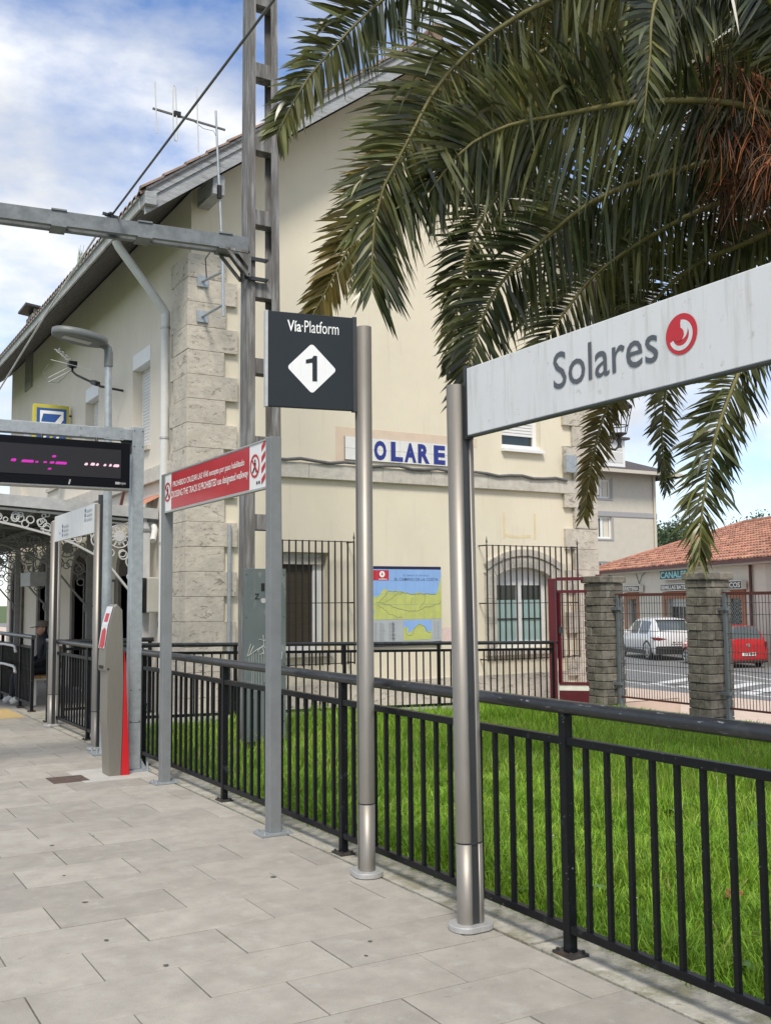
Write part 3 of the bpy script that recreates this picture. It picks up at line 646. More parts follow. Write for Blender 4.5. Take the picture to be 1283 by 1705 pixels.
MB().tube([(2.545,9.338,.962),(2.545,9.342,.962)], .012, 10).build('lock', chan_m, body)
# floor hatch
m = MB().box(2.06,2.37,9.24,9.56,-.01,.006); hc = m.build('floor_hatch', cover_m); tag(hc, 'rusty rectangular metal hatch set in the platform paving', 'hatch')
for b in ((2.075,2.20,9.39,9.41,.006,.009),(2.23,2.355,9.39,9.41,.006,.009)): MB().box(*b).build('lift_slot', joint_m, hc)

# ------------------------------------------------------------------ platform lamp
lg = thing('platform_lamp', 'galvanised lamp post with flat oval grey lamp head over platform', 'lamp', (2.915,10.8,0))
lp = MB().tube([(2.918,10.8,.02),(2.915,10.8,2.0),(2.895,10.8,4.18)], [.055,.05,.036], 16).build('post', galv_m, lg)
m = MB().box(2.78,3.05,10.67,10.93,.002,.02)
for i in (-1,1):
    for j in (-1,1): m.tube([(2.915+i*.1,10.8+j*.1,.01),(2.915+i*.1,10.8+j*.1,.07)], .012, 6)
m.build('base_plate', galv_m, lp)
el = MB().tube([(2.895,10.8,4.10),(2.895,10.8,4.25),(2.885,10.8,4.30),(2.85,10.8,4.325),(2.80,10.8,4.33)], [.047,.047,.045,.04,.035], 12).build('elbow', lampb_m, lg)
hd = MB(); n = 28
hc_ = Vector((2.58,10.76,4.375)); ux = Vector((1,.12,-.11)).normalized(); uy = Vector((-.12,1,0)).normalized(); uz = ux.cross(uy)
rings = [(.048,.27,.16),(.034,.30,.19),(-.026,.30,.19),(-.038,.285,.175)]
vs_ = []
for dz, ra_, rb_ in rings:
    for i in range(n):
        t = 2*math.pi*i/n; vs_.append(hc_+ux*ra_*math.cos(t)+uy*rb_*math.sin(t)+uz*dz)
hd.add(vs_, [(k*n+i,k*n+(i+1)%n,(k+1)*n+(i+1)%n,(k+1)*n+i) for k in range(3) for i in range(n)], True)
hd.add(vs_[:n], [tuple(range(n))]); hd.add(vs_[-n:], [tuple(range(n))])
hdo = hd.build('lamp_head', lampb_m, lg)
m = MB(); m.obox(tuple(hc_-uz*.040-ux*.03), ux, uy, uz, .15, .055, .003); m.build('lens', light_m, hdo)

# ------------------------------------------------------------------ catenary mast
mg = thing('catenary_mast', 'tall weathered two legged battened mast with welded rungs behind the railing', 'mast', (4.35,10.2,-.05))
def mx_(z, left):   # plan position of the legs tapers with height
    return (4.187+.004*z) if left else (4.523-.005*z)
def mw_(z): return .118-.005*z
for left in (1,0):
    m = MB(); z0, z1 = -.05, 10.5; d = .19
    # rolled channel, its open side towards the other leg
    vs_ = []
    for z_ in (z0, z1):
        x_ = mx_(z_, left); w = mw_(z_); t_ = .014
        c8 = [(0,0),(w,0),(w,t_),(t_,t_),(t_,d-t_),(w,d-t_),(w,d),(0,d)] if left else [(w,0),(0,0),(0,t_),(w-t_,t_),(w-t_,d-t_),(0,d-t_),(0,d),(w,d)]
        vs_ += [(x_+a,10.1+b,z_) for a,b in c8]
    m.add(vs_, [(i,(i+1)%8,8+(i+1)%8,8+i) for i in range(8)]+[tuple(range(8)),tuple(range(8,16))]); m.build('leg', mast_m, mg)
for z_ in (1.0,2.42,3.27,4.13,4.98,5.80,6.65,7.50,8.35,9.2,10.05):
    MB().box(mx_(z_,1)+.0155,mx_(z_,0)+mw_(z_)-.0155,10.1155,10.274,z_-.085,z_+.085).build('batten', mast_m, mg, .004)
MB().box(3.95,4.85,9.95,10.5,-.6,.02).build('footing', conc_m, mg)
cb = thing('signal_cabinet', 'graffiti marked grey green cabinet plate Z 1 fixed on mast foot', 'cabinet', (4.39,10.0,.08))
cp = MB().box(4.16,4.635,10.03,10.095,.10,1.915).build('door', cab_m, cb, .004)
text('1', stencil_m, cp, (4.345,10.03,1.675), (1,0,0), (0,0,1), .04, .085, off=.008)
text('Z', stencil_m, cp, (4.27,10.03,1.59), (1,0,0), (0,0,1), .055, .06, off=.012)
m = MB(); m.add([(4.37+.03*math.cos(a)*rng.uniform(.8,1.1),10.0275,1.575+.03*math.sin(a)*rng.uniform(.8,1.1)) for a in [k*.45 for k in range(14)]], [tuple(range(14))]); m.build('sticker', graf_m, cp)
def stroke(m, P, r=.005): m.tube([(4.16+a,10.0285,b) for a,b in P], r, 4)
m = MB()
stroke(m, [(.03,.99),(.07,1.12),(.10,1.10),(.05,1.0),(.03,.99),(.14,1.06),(.20,1.09),(.22,1.03),(.17,1.0),(.15,1.05),(.21,1.10),(.25,1.06),(.24,1.0),(.20,1.02)]); stroke(m, [(.16,1.17),(.22,1.15),(.29,1.2)]); stroke(m, [(.22,1.10),(.21,1.21),(.25,1.13)]); stroke(m, [(.24,.97),(.33,1.0)]); stroke(m,[(.40,1.08),(.43,1.0),(.42,.95)])
for a,b in ((.08,.70),(.10,.55),(.13,.62),(.16,.5),(.19,.66),(.22,.72),(.05,.85)): stroke(m, [(a,1.02),(a+.003,b)], .0022)
m.build('graffiti', graf_m, cp)
m = MB()
for z_ in (1.85,1.4,.9,.3):
    for x_ in (4.18,4.61): m.tube([(x_,10.031,z_),(x_,10.025,z_)], .006, 6)
m.build('screws', chan_m, cp)

# galvanised cross beam over the tracks
bg_ = thing('catenary_beam', 'galvanised cross beam running from the mast over the tracks', 'beam', (4.2,10.1,5.38))
A, B = Vector((4.20,10.14,5.445)), Vector((-3.8,11.07,5.445)); dd = (B-A).normalized(); sd = Vector((-dd.y,dd.x,0))
for s in (-1,1):
    m = MB(); m.bar(A+sd*s*.10, B+sd*s*.10, .012, .15)
    for zz in (-1,1): m.bar(A+sd*s*.075+Vector((0,0,zz*.071)), B+sd*s*.075+Vector((0,0,zz*.071)), .05, .010)
    m.build('channel', beam_m, bg_)
L_ = (B-A).length; t = .25
while t < L_:
    for zz in (-1,1):
        m = MB(); m.obox(tuple(A+dd*t+Vector((0,0,zz*.083))), dd, sd, (0,0,1), .075, .12, .008); m.build('batten_plate', beam_m, bg_)
    t += .86
for yk in (10.03,10.25):
    m = MB(); m.bar((4.20,yk,5.352),(3.93,yk,5.352),.02,.03); m.bar((4.20,yk,5.36),(4.20,yk,5.08),.02,.03,(1,0,0)); m.bar((3.95,yk,5.34),(4.19,yk,5.09),.02,.035)
    m.add([(4.19,yk-.004,5.34),(4.05,yk-.004,5.34),(4.19,yk-.004,5.18),(4.19,yk+.004,5.34),(4.05,yk+.004,5.34),(4.19,yk+.004,5.18)], [(0,1,2),(3,5,4),(0,3,4,1),(1,4,5,2),(2,5,3,0)])
    m.build('knee_bracket', mast_m, bg_)
m = MB()
for z_ in (5.08,5.3): m.box(4.15,4.42,10.06,10.085,z_-.02,z_+.02); m.tube([(4.42,10.04,z_),(4.42,10.12,z_)], .014, 6); m.tube([(4.2,10.02,z_),(4.2,10.09,z_)], .014, 6)
m.build('clamp', chan_m, bg_)
ins = MB(); p0 = A+dd*1.45
ins.box(p0.x-.05,p0.x+.05,p0.y-.06,p0.y+.06,5.53,5.545); ins.tube([p0+Vector((0,0,.09)), p0+Vector((0,0,.16))], .03, 8); ins.bar(p0+Vector((-.08,0,.15)), p0+Vector((.08,0,.13)), .03, .025); ins.bar(p0+Vector((-.02,-.1,.13)), p0+Vector((-.02,.1,.17)), .025, .02)
ins.build('wire_clamp', chan_m, bg_)
wr = MB(); wpts = [(2.80,-8,6.3),(2.78,-2,5.98),(2.75,3,5.78),(2.74,6.14,5.69),(p0.x+.02,p0.y,5.60)]
wr.tube(wpts, .011, 8)
tag(wr.build('overhead_cable', lead_m), 'thin overhead cable rising from the beam clamp across the mast', 'cable')
wr = MB(); wr.tube([(p0.x-.01,p0.y,5.585),(2.72,13.,5.27),(2.72,16.5,4.86),(2.70,24,4.1)], .012, 8)
tag(wr.build('stay_rod', alu_m), 'pale stay cable descending from the beam in front of eaves', 'cable')
# ------------------------------------------------------------------ station building
XW, YW, XE, YE = 4.66, 13.2, 11.88, 26.3
XR, ZR, SLP = 8.31, 10.28, .745           # ridge and roof slope
st = thing('station_building', 'cream two storey station building with stone quoins and gable roof', 'building', (8.3,19.7,0))
def holes_wall(m, u0, u1, z0, ztop, holes, P):
    """wall sheet with rectangular openings; P(u,z)->3d; ztop: function of u"""
    us = sorted({u0,u1}|{h for a in holes for h in a[:2]}); zs = sorted({z0}|{h for a in holes for h in a[2:]})
    for i in range(len(us)-1):
        a, b = us[i], us[i+1]; uc = (a+b)/2
        zz = zs+[None]
        for k in range(len(zz)-1):
            lo, hi = zz[k], zz[k+1]; zc = (lo+hi)/2 if hi else lo+.01
            if any(h[0] < uc < h[1] and h[2] < zc < h[3] for h in holes): continue
            m.add([P(a,lo),P(b,lo),P(b,hi if hi else ztop(b)),P(a,hi if hi else ztop(a))], [(0,1,2,3)])
def reveal(m, h, P, Q):
    a,b,c,d = h
    m.add([P(a,c),P(b,c),P(b,d),P(a,d),Q(a,c),Q(b,c),Q(b,d),Q(a,d)], [(0,1,5,4),(1,2,6,5),(2,3,7,6),(3,0,4,7)])
gz = lambda x: ZR-.28-abs(x-XR)*SLP
GH = [(5.82,6.78,.84,2.27),(9.77,10.89,.79,2.10),(9.95,10.76,4.03,5.35)]
m = MB(); P = lambda u,z: (u,YW,z); Q = lambda u,z: (u,YW+.22,z)
us = MB(); holes_wall(m, XW, XR, -.4, gz, GH[:1], P); holes_wall(m, XR, XE, -.4, gz, GH[1:], P)
for h in GH: reveal(m, h, P, Q)
m.build('gable_wall', plaster_m, st)
FH = []
for y_ in (15.0,18.0,21.0,24.0): FH.append((y_,y_+.91,3.95,5.51))
for y_ in (15.3,18.38,21.4,24.4): FH.append((y_,y_+1.1,.02,2.45))
m = MB(); P2 = lambda u,z: (XW,u,z); Q2 = lambda u,z: (XW+.22,u,z)
holes_wall(m, YW, YE, -.4, lambda u: ZR-.28-(XR-XW)*SLP, FH, P2)
for h in FH: reveal(m, h, P2, Q2)
m.build('front_wall', plasterd_m, st)
m = MB(); m.add([(XE,YW,-1),(XE,YE,-1),(XE,YE,gz(XE)),(XE,YW,gz(XE))], [(0,1,2,3)]); m.add([(XW,YE,-1),(XE,YE,-1),(XE,YE,gz(XE)),(XR,YE,gz(XR)),(XW,YE,gz(XW))], [(0,1,2,3,4)]); m.build('rear_wall', plaster_m, st)
# quoins: single stones, long and short alternating
def rough_block(x0,x1,y0,y1,z0,z1,name,mat,par,j=.006):
    m = MB(); g = .002; b = .005
    o = MB().box(x0,x1,y0,y1,z0+g,z1-g).build(name, mat, par, b)
    return o
ql = struct_q = None
k = 0; z = -.05; hq = .338
while z < 6.2:
    lg_ = k % 2
    xr = (5.14,5.325)[lg_]; yb = (13.86,13.72)[lg_]
    rough_block(4.595+rng.uniform(-.003,.003), xr+rng.uniform(-.012,.012), 13.135+rng.uniform(-.004,.004), yb+rng.uniform(-.015,.015), z, z+hq, 'quoin_stone', stone_m, st)
    z += hq; k += 1
k = 0; z = -.05
while z < 6.6:
    lg_ = k % 2
    if not (3.30 < z+.17 < 3.58):
        rough_block((11.40,11.20)[lg_]+rng.uniform(-.012,.012), 11.915+rng.uniform(-.005,.005), 13.14+rng.uniform(-.008,.008), (13.8,14.0)[lg_], z, z+.35, 'quoin_stone', stone_m, st)
    z += .35; k += 1
# string course
x = 5.33; cuts = []
while x < 11.94:
    l = rng.uniform(.85,1.25); x2 = min(x+l,11.95)
    if 11.95-x2 < .3: x2 = 11.95
    MB().box(x+.002,x2-.002,13.13,13.23,3.335,3.56).build('course_stone', dress_m, st, .008); x = x2
y = 13.87
while y < YE:
    l = rng.uniform(.9,1.3); y2 = min(y+l,YE+.06)
    MB().box(4.58,4.70,y+.002,y2-.002,3.335,3.56).build('course_stone', dress_m, st, .008); y = y2
# rubble plinth
x = 5.33
while x < 11.2:
    l = rng.uniform(.5,.8); x2 = min(x+l, 11.21)
    if not (x2 > 9.6 and x < 10.9 and False): MB().box(x+.002,x2-.002,13.165,13.24,-.3,.385+rng.uniform(-.004,.004)).build('plinth_stone', stone_m, st, .008)
    x = x2
# left ground-floor window: dark blind in a white frame
w = MB().box(5.82,6.78,13.36,13.40,.84,.93).box(5.82,6.78,13.36,13.40,2.13,2.27).box(5.82,5.94,13.36,13.40,.93,2.13).box(6.60,6.78,13.36,13.40,.93,2.13).build('window', frame_m, st, .004)
MB().box(5.94,6.60,13.385,13.40,.93,2.13).build('blind', darkp_m, w); MB().box(5.86,6.74,13.30,13.358,2.10,2.20).build('shutter_box', dress_m, w)
MB().box(5.78,6.82,13.12,13.30,.775,.838).build('sill', dress_m, w, .006)
# right ground-floor window: arched, stone surround of single voussoirs
def arc_pts(cx, zs, half, rise, n, extra=0):
    r = (half*half+rise*rise)/(2*rise); zc = zs+rise-r; a = math.asin(half/r)
    return r, zc, a
r, zc, a = arc_pts(10.33,1.94,.56,.145,0)
n = 9
for i in range(n):
    for (ra_,rb_,yf,mat,ex) in ((r+.002,r+.185,13.165,dress_m,1.28),(r+.187,r+.30,13.14,dress_m,1.16)):
        t0, t1 = -a*ex+2*ex*a*i/n, -a*ex+2*ex*a*(i+1)/n
        mm = MB(); q = [(10.33+rr_*math.sin(tt),zc+rr_*math.cos(tt)) for rr_,tt in ((ra_,t0+.002),(ra_,t1-.002),(rb_,t1-.002),(rb_,t0+.002))]
        q[3] = (10.33+rb_*math.sin(t0+.002)*.98, q[3][1]); q[2] = (10.33+rb_*math.sin(t1-.002)*.98, q[2][1])
        mm.prism(q, lambda u,v: (u,yf,v), lambda u,v: (u,13.34 if ra_ < r+.01 else 13.24,v)); mm.build('voussoir', mat, st, .006)
for s, x0, x1 in ((-1,9.555,9.768),(1,10.892,11.10)):
    z_ = .76
    for hh in (.42,.40,.41):
        z1 = min(z_+hh,1.95); MB().box(x0,x1,13.16,13.34,z_+.002,z1-.002).build('jamb_stone', dress_m, st, .006); z_ = z1
MB().box(9.55,11.12,13.12,13.34,.68,.757).build('sill', dress_m, st, .008)
w = MB(); yf0, yf1 = 13.33, 13.38
w.box(9.77,10.89,yf0,yf1,.79,.90); w.box(9.77,9.85,yf0,yf1,.90,2.1); w.box(10.80,10.89,yf0,yf1,.90,2.1); w.box(10.285,10.385,yf0,yf1,.90,1.80); w.box(9.85,10.80,yf0,yf1,1.80,2.1)
wo = w.build('window', frame_m, st)
for x0,x1 in ((9.85,10.285),(10.385,10.80)):
    MB().box(x0,x1,13.355,13.37,.90,1.56).build('frosted_pane', teal_m, wo); MB().box(x0,x1,13.355,13.37,1.56,1.80).build('pane', glass_m, wo)
    MB().box(x0,x1,13.335,13.354,1.245,1.262).build('glazing_bar', iron_m, wo)
# upper gable window with roller shutter
w = MB(); w.box(9.95,10.02,13.33,13.38,4.10,5.2).box(10.69,10.76,13.33,13.38,4.10,5.2).box(9.95,10.76,13.33,13.38,5.2,5.35).box(9.95,10.76,13.24,13.38,4.03,4.10); wo = w.build('window', frame_m, st)
MB().box(10.02,10.69,13.365,13.38,4.10,4.30).build('pane', glass_m, wo)
z = 4.27
while z < 5.2: MB().box(10.015,10.695,13.335,13.35,z,z+.044).build('shutter_slat', shut_m, wo, .006); z += .05
MB().box(9.93,10.78,13.12,13.24,3.975,4.026).build('sill', frame_m, st)
# front windows and doors
for i,h in enumerate(FH[:4]):
    a,b,c,d = h
    w = MB().box(XW+.16,XW+.2,a,b,c,c+.06).box(XW+.16,XW+.2,a,a+.06,c+.06,d).box(XW+.16,XW+.2,b-.06,b,c+.06,d).build('window', frame_m, st)
    MB().box(XW-.004,XW+.15,a+.003,b-.003,d-.24,d-.002).build('shutter_box', frame_m, w)
    low = c+.08 if i != 1 else c+.75
    if i == 1: MB().box(XW+.17,XW+.185,a+.06,b-.06,c+.06,low).build('pane', glass_m, w)
    sm = MB(); z = low
    while z < d-.25: sm.box(XW+.155,XW+.17,a+.06,b-.06,z,z+.046); z += .052
    sm.build('shutter', shut_m, w); MB().box(XW-.05,XW+.16,a-.04,b+.04,c-.07,c-.002).build('sill', dress_m, w)
for h in FH[4:]:
    a,b,c,d = h
    MB().box(XW+.17,XW+.2,a,b,c,d).build('door', door_m, st)
    ar = MB(); cy = (a+b)/2; rr_ = (b-a)/2
    for k in range(9):
        t0, t1 = math.pi*k/9, math.pi*(k+1)/9; q = [(cy+e*math.cos(t), 2.0+e*.82*math.sin(t)) for e,t in ((rr_,t0),(rr_+.17,t0),(rr_+.17,t1),(rr_,t1))]
        ar.prism(q, lambda u,v: (XW-.05,u,v), lambda u,v: (XW+.15,u,v))
    for s,y0 in ((0,a-.17),(1,b)): ar.box(XW-.05,XW+.15,y0,y0+.17,0,2.0)
    for s in (-1,1):
        q = [(cy+s*rr_*math.cos(t), 2.0+rr_*.82*math.sin(t)) for t in [R(90)*i/6 for i in range(7)]]+[(cy+s*rr_,2.46)]
        q = [(cy+s*rr_*1.0,2.0)]+q[1:]; ar.prism(q, lambda u,v: (XW+.10,u,v), lambda u,v: (XW+.15,u,v))
    ar.build('door_surround', brown_m, st)
# window grilles
def grille(x0, x1, z0, z1, zm, n, yo=12.98):
    g_ = MB()
    for z_ in (z0+.02,zm,z1-.01): g_.bar((x0,yo,z_),(x1,yo,z_),.02,.012)
    for x_ in (x0,x1):
        for z_ in (z0+.02,zm,z1-.01): g_.bar((x_,yo,z_),(x_,13.2,z_),.012,.02)
    for x_ in (x0,x1):
        g_.tube([(x_,yo,z1-.01),(x_,yo,z1+.03),(x_,yo,z1+.045),(x_,yo,z1+.07),(x_,yo,z1+.14)], [.008,.008,.016,.010,.001], 6)
    go = g_.build('window_grille', iron_m, st)
    me = None
    for i in range(n+1):
        x_ = x0+(x1-x0)*i/n
        if me is None: o = MB().box(-.009,.009,-.009,.009,z0,z1).build('bar', iron_m, go); me = o.data
        else: o = bpy.data.objects.new('bar', me); link(o, go)
        o.location = (x_, yo, 0)
grille(5.84,7.08,.66,2.43,1.54,12); grille(9.45,11.30,.61,2.43,1.51,16)
# faded paint marks
m = MB()
for b in ((9.94,9.985,2.55,2.975),(10.57,10.615,2.55,2.975)): m.box(b[0],b[1],13.1975,13.21,b[2],b[3])
m.add([(9.985,13.1978,2.585),(10.2,13.1978,2.56),(10.50,13.1978,2.575),(10.50,13.1978,2.625),(10.2,13.1978,2.60),(9.985,13.1978,2.635)], [(0,1,2,3,4,5)]); m.build('faded_letter', ghost_m, st)
m = MB().box(6.90,9.45,13.196,13.21,4.005,4.14).box(6.90,7.045,13.196,13.21,3.60,4.005); m.build('faded_border', pink_m, st)
MB().box(8.74,8.93,13.197,13.21,.90,1.145).build('paint_patch', pinkpl_m, st)
# cable along the course, conduit by the quoin, junction box, downpipe
pts = [(5.35,13.12,3.60)]
for i in range(1,26): x_ = 5.35+i*.235; pts.append((x_,13.11,3.597+.02*math.sin(i*1.9)-.0015*i))
MB().tube(pts, .024, 8).build('wall_cable', lead_m, st)
MB().tube([(5.2,13.09,.3),(5.2,13.09,2.62)], .03, 8).build('conduit', galv_m, st); MB().tube([(5.38,13.19,.2),(5.385,13.19,6.0)], .012, 6).build('thin_cable', alu_m, st)
MB().box(5.44,5.49,13.17,13.20,.3,6.1).build('cable_cover', plaster_m, st)
MB().box(11.17,11.40,13.03,13.139,3.68,3.98).build('junction_box', galv_m, st, .01)
dp = MB().tube([(3.82,13.96,6.66),(3.86,13.96,6.58),(4.5,13.96,5.80),(4.56,13.96,5.70)], .062, 12).tube([(4.555,13.96,5.74),(4.555,13.96,.05)], .062, 12).build('downpipe', alu_m, st)
for z_ in (5.5,3.9,2.4,1.0): MB().tube([(4.555,13.96,z_-.015),(4.555,13.96,z_+.015)], .070, 12).build('pipe_clip', flange_m, dp)
# ------------------------------------------------------------------ roof
XO, YO = 3.80, 12.55                     # eave and verge overhang lines
rf = MB()
for s in (-1,1):
    xo = XR+s*(XR-XO); ze = ZR-(XR-XO)*SLP
    rf.add([(XR,YO,ZR-.14),(xo,YO,ze-.14),(xo,YE+.6,ze-.14),(XR,YE+.6,ZR-.14),(XR,YO,ZR-.24),(xo,YO,ze-.24),(xo,YE+.6,ze-.24),(XR,YE+.6,ZR-.24)], [(0,1,2,3),(4,7,6,5),(0,4,5,1),(2,6,7,3)])
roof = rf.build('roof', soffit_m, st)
ze = ZR-(XR-XO)*SLP; sl = Vector((XR-XO,0,ZR-ze)).normalized()
# boarded soffit, one board after another up the slope
for k in range(7):
    t = .03+k*.135
    a_ = Vector((XO,0,ze-.245))+sl*t; b_ = a_+sl*.128
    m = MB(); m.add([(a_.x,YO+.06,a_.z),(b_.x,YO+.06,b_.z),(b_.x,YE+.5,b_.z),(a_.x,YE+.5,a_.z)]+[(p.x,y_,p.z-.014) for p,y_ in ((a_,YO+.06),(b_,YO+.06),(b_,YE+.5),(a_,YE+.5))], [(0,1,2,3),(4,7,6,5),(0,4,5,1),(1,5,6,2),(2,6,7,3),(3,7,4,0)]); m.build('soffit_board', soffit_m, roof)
MB().box(XO-.035,XO-.002,YO+.12,YE+.6,ze-.26,ze-.085).build('eave_fascia', fasc_m, roof, .004)
MB().box(XO-.06,XO-.036,YO+.12,YE+.6,ze-.125,ze-.085).build('eave_fascia', fasc_m, roof, .004)
for s in (-1,1):
    xo = XR+s*(XR-XO)
    for k,(y0,y1,d0,d1) in enumerate(((YO-.035,YO-.002,.02,.17),(YO-.012,YO+.02,.174,.36),(YO-.06,YO-.036,.02,.055))):
        m = MB(); m.add([(XR,y0,ZR-d0),(xo,y0,ze-d0),(xo,y0,ze-d1),(XR,y0,ZR-d1),(XR,y1,ZR-d0),(xo,y1,ze-d0),(xo,y1,ze-d1),(XR,y1,ZR-d1)], [(0,1,2,3),(4,7,6,5),(0,4,5,1),(1,5,6,2),(2,6,7,3),(3,7,4,0)])
        m.build('barge_board', wood_m, roof)
# purlin ends under the verge
for x_ in (4.83,11.79):
    zz = ZR-.26-abs(x_-XR)*SLP
    MB().box(x_-.085,x_+.085,YO+.05,YW+.1,zz-.38,zz-.10).build('purlin_end', wood_m, roof, .006)
MB().box(XO-.02,XO+.13,YO-.1,YO+.16,ze-.25,ze-.08).build('eave_block', wood_m, roof, .006)
# barrel tiles: columns run up the slope; the eave row shows its ends
tl = MB(); y = YO-.06
while y < YE+.6:
    for s in (-1,1):
        xo = XR+s*(XR-XO+.07); z0 = ze-.07*SLP
        n_ = 5
        for k in range(1):
            vs_ = []
            for (xx,zz) in ((xo,z0-.07),(XR,ZR-.07)):
                for i in range(n_+1):
                    t = math.pi*i/n_; vs_.append((xx,y+.105-.1*math.cos(t),zz+.075*math.sin(t)))
                for i in range(n_+1):
                    t = math.pi*i/n_; vs_.append((xx,y+.105-.085*math.cos(t),zz+.058*math.sin(t)))
            q = 2*(n_+1)
            tl.add(vs_, [(i,i+1,q+i+1,q+i) for i in range(n_)]+[(i,n_+1+i,n_+2+i,i+1) for i in range(n_)])
    y += .205
tl.build('roof_tiles', rtile_m, roof, kind='stuff')
# verge tiles, one by one up the gable edge
for s in (-1,1):
    t = 0; Ltot = (XR-XO+.07)/sl.x
    while t < Ltot-.3:
        x0 = XR+s*(XR-(XO-.07+sl.x*t)); x1 = XR+s*(XR-(XO-.07+sl.x*(t+.40))); z0 = ze-.05+sl.z*t; z1 = z0+sl.z*.40
        m = MB(); vs_ = []
        for (xx,zz,rr_) in ((x0,z0+.018,.07),(x1,z1-.002,.058)):
            for i in range(7):
                a_ = math.pi*i/6; vs_.append((xx,YO-.02-rr_*math.cos(a_),zz-.02+rr_*.75*math.sin(a_)))
        m.add(vs_, [(i,i+1,8+i,7+i) for i in range(6)]+[(0,1,2,3,4,5,6)]); m.build('verge_tile', rtile_m, roof); t += .37
m = MB(); m.tube([(XR,YO-.1,ZR),(XR,YE+.7,ZR)], .13, 10); m.build('ridge_tiles', rtile_m, roof)
# weeds in the gutter
m = MB()
for i in range(14):
    x_, y_ = 3.74+rng.uniform(-.03,.03), 15.6+rng.uniform(-.15,.15); m.tube([(x_,y_,ze-.08),(x_+rng.uniform(-.04,.04),y_+rng.uniform(-.06,.06),ze+rng.uniform(.06,.2))], [.006,.002], 4)
m.build('gutter_weed', weed_m, roof)
# chimney far along the roof
ch = MB().box(4.62,5.3,23.8,24.5,6.5,8.22).build('chimney', conc_m, roof)
for y_ in (23.85,24.45): MB().box(4.66,5.26,y_-.03,y_+.03,8.22,8.36).build('cap_support', conc_m, ch)
m = MB(); m.add([(4.45,23.7,8.42),(4.95,23.7,8.36),(5.45,23.7,8.42),(5.45,24.6,8.42),(4.95,24.6,8.36),(4.45,24.6,8.42),(4.45,23.7,8.37),(4.95,23.7,8.31),(5.45,23.7,8.37),(5.45,24.6,8.37),(4.95,24.6,8.31),(4.45,24.6,8.37)], [(0,1,4,5),(1,2,3,4),(6,11,10,7),(7,10,9,8),(0,6,7,1),(1,7,8,2),(2,8,9,3),(5,11,6,0),(3,9,10,4),(4,10,11,5)]); m.build('chimney_cap', chan_m, ch)

# ------------------------------------------------------------------ things on the station walls
tn = thing('tiled_name_sign', 'white tile nameplate with blue capital letters SOLARES above the stone course', 'sign', (8.18,13.19,3.65))
bk = MB().box(7.046,9.32,13.180,13.199,3.655,4.003).build('backing', joint_m, tn)
me = None
nx, nz = 12, 2; tw, th = (9.32-7.046)/nx, (4.003-3.655)/nz
for i in range(nx):
    for j in range(nz):
        if me is None: o = MB().box(.0018,tw-.0018,-.006,.002,.0018,th-.0018).build('tile', tilew_m, tn, 0); me = o.data
        else: o = bpy.data.objects.new('tile', me); link(o, tn)
        o.location = (7.046+tw*i, 13.178, 3.655+th*j)
sx = [7.27,7.537,7.83,8.07,8.315,8.605,8.88]
for ch_, x_ in zip('SOLARES', sx): text(ch_, blue_m, tn, (x_,13.172,3.675), (1,0,0), (0,0,1), .215, .30, off=.05, lift=.003)
# route map
mg_ = thing('route_map', 'large blue and green printed coast route map on the station wall', 'map', (8.05,13.19,.9))
XL, XM = 7.40, 8.705; ZB, ZT = .885, 2.08
bd = MB().box(XL,XM,13.165,13.197,ZB,ZT).build('frame', mapframe_m, mg_)
oM = (XL,13.165,ZB); XR_, UP_ = (1,0,0), (0,0,1); Wm = XM-XL
def fm(name, poly, mat, l=.002): return flat(name, poly, mat, bd, oM, XR_, UP_, l)
fm('sea', [(0,.40),(Wm,.40),(Wm,1.15),(0,1.15)], map_sea)
fm('legend', [(0,.03),(Wm-.0,.06),(Wm,.398),(0,.398)], map_grey)
coast = [(.0,.40),(.08,.40),(.12,.52),(.06,.60),(.09,.64),(.03,.70),(.10,.74),(.20,.75),(.26,.84),(.31,.86),(.36,.82),(.46,.82),(.55,.82),(.62,.81),(.70,.79),(.78,.78),(.86,.80),(.95,.79),(1.05,.775),(1.14,.765),(1.2,.775),(1.245,.82),(1.27,.93),(Wm,1.05),(Wm,.40)]
cj = []
for i in range(len(coast)-1):
    a, b = coast[i], coast[i+1]
    for k in range(4):
        t = k/4; j = .006 if 5 < i < 21 and k else 0
        cj.append((a[0]+(b[0]-a[0])*t, a[1]+(b[1]-a[1])*t+rng.uniform(-j,j)))
cj.append(coast[-1]); fm('land', cj, map_land, .003)
rd = MB()
def road(P, w=.004):
    for (a,b),(c,d) in zip(P,P[1:]):
        k = 6; pts = [(a+(c-a)*i/k, b+(d-b)*i/k+(rng.uniform(-.012,.012) if 0<i<k else 0)) for i in range(k+1)]
        for (x0,z0),(x1,z1) in zip(pts,pts[1:]):
            dx, dz = x1-x0, z1-z0; q = math.hypot(dx,dz) or 1; nx_, nz_ = -dz/q*w, dx/q*w
            rd.add([(XL+x0+nx_,13.1608,ZB+z0+nz_),(XL+x1+nx_,13.1608,ZB+z1+nz_),(XL+x1-nx_,13.1608,ZB+z1-nz_),(XL+x0-nx_,13.1608,ZB+z0-nz_)], [(0,1,2,3)])
road([(.15,.66),(.35,.62),(.5,.57),(.75,.52),(.9,.53),(1.05,.58),(1.25,.62),(1.3,.66)]); road([(.2,.66),(.36,.82),(.6,.81),(.78,.77),(.95,.78),(1.2,.77)]); road([(.3,.66),(.5,.76),(.62,.80)],.003); road([(.18,.62),(.4,.47),(.6,.42)],.003); road([(.9,.56),(1.0,.66),(1.02,.78)],.003); road([(.75,.62),(.78,.72)],.003)
fm('inset_sea', [(.62,.08),(1.12,.09),(1.12,.38),(.62,.38)], map_sea, .003)
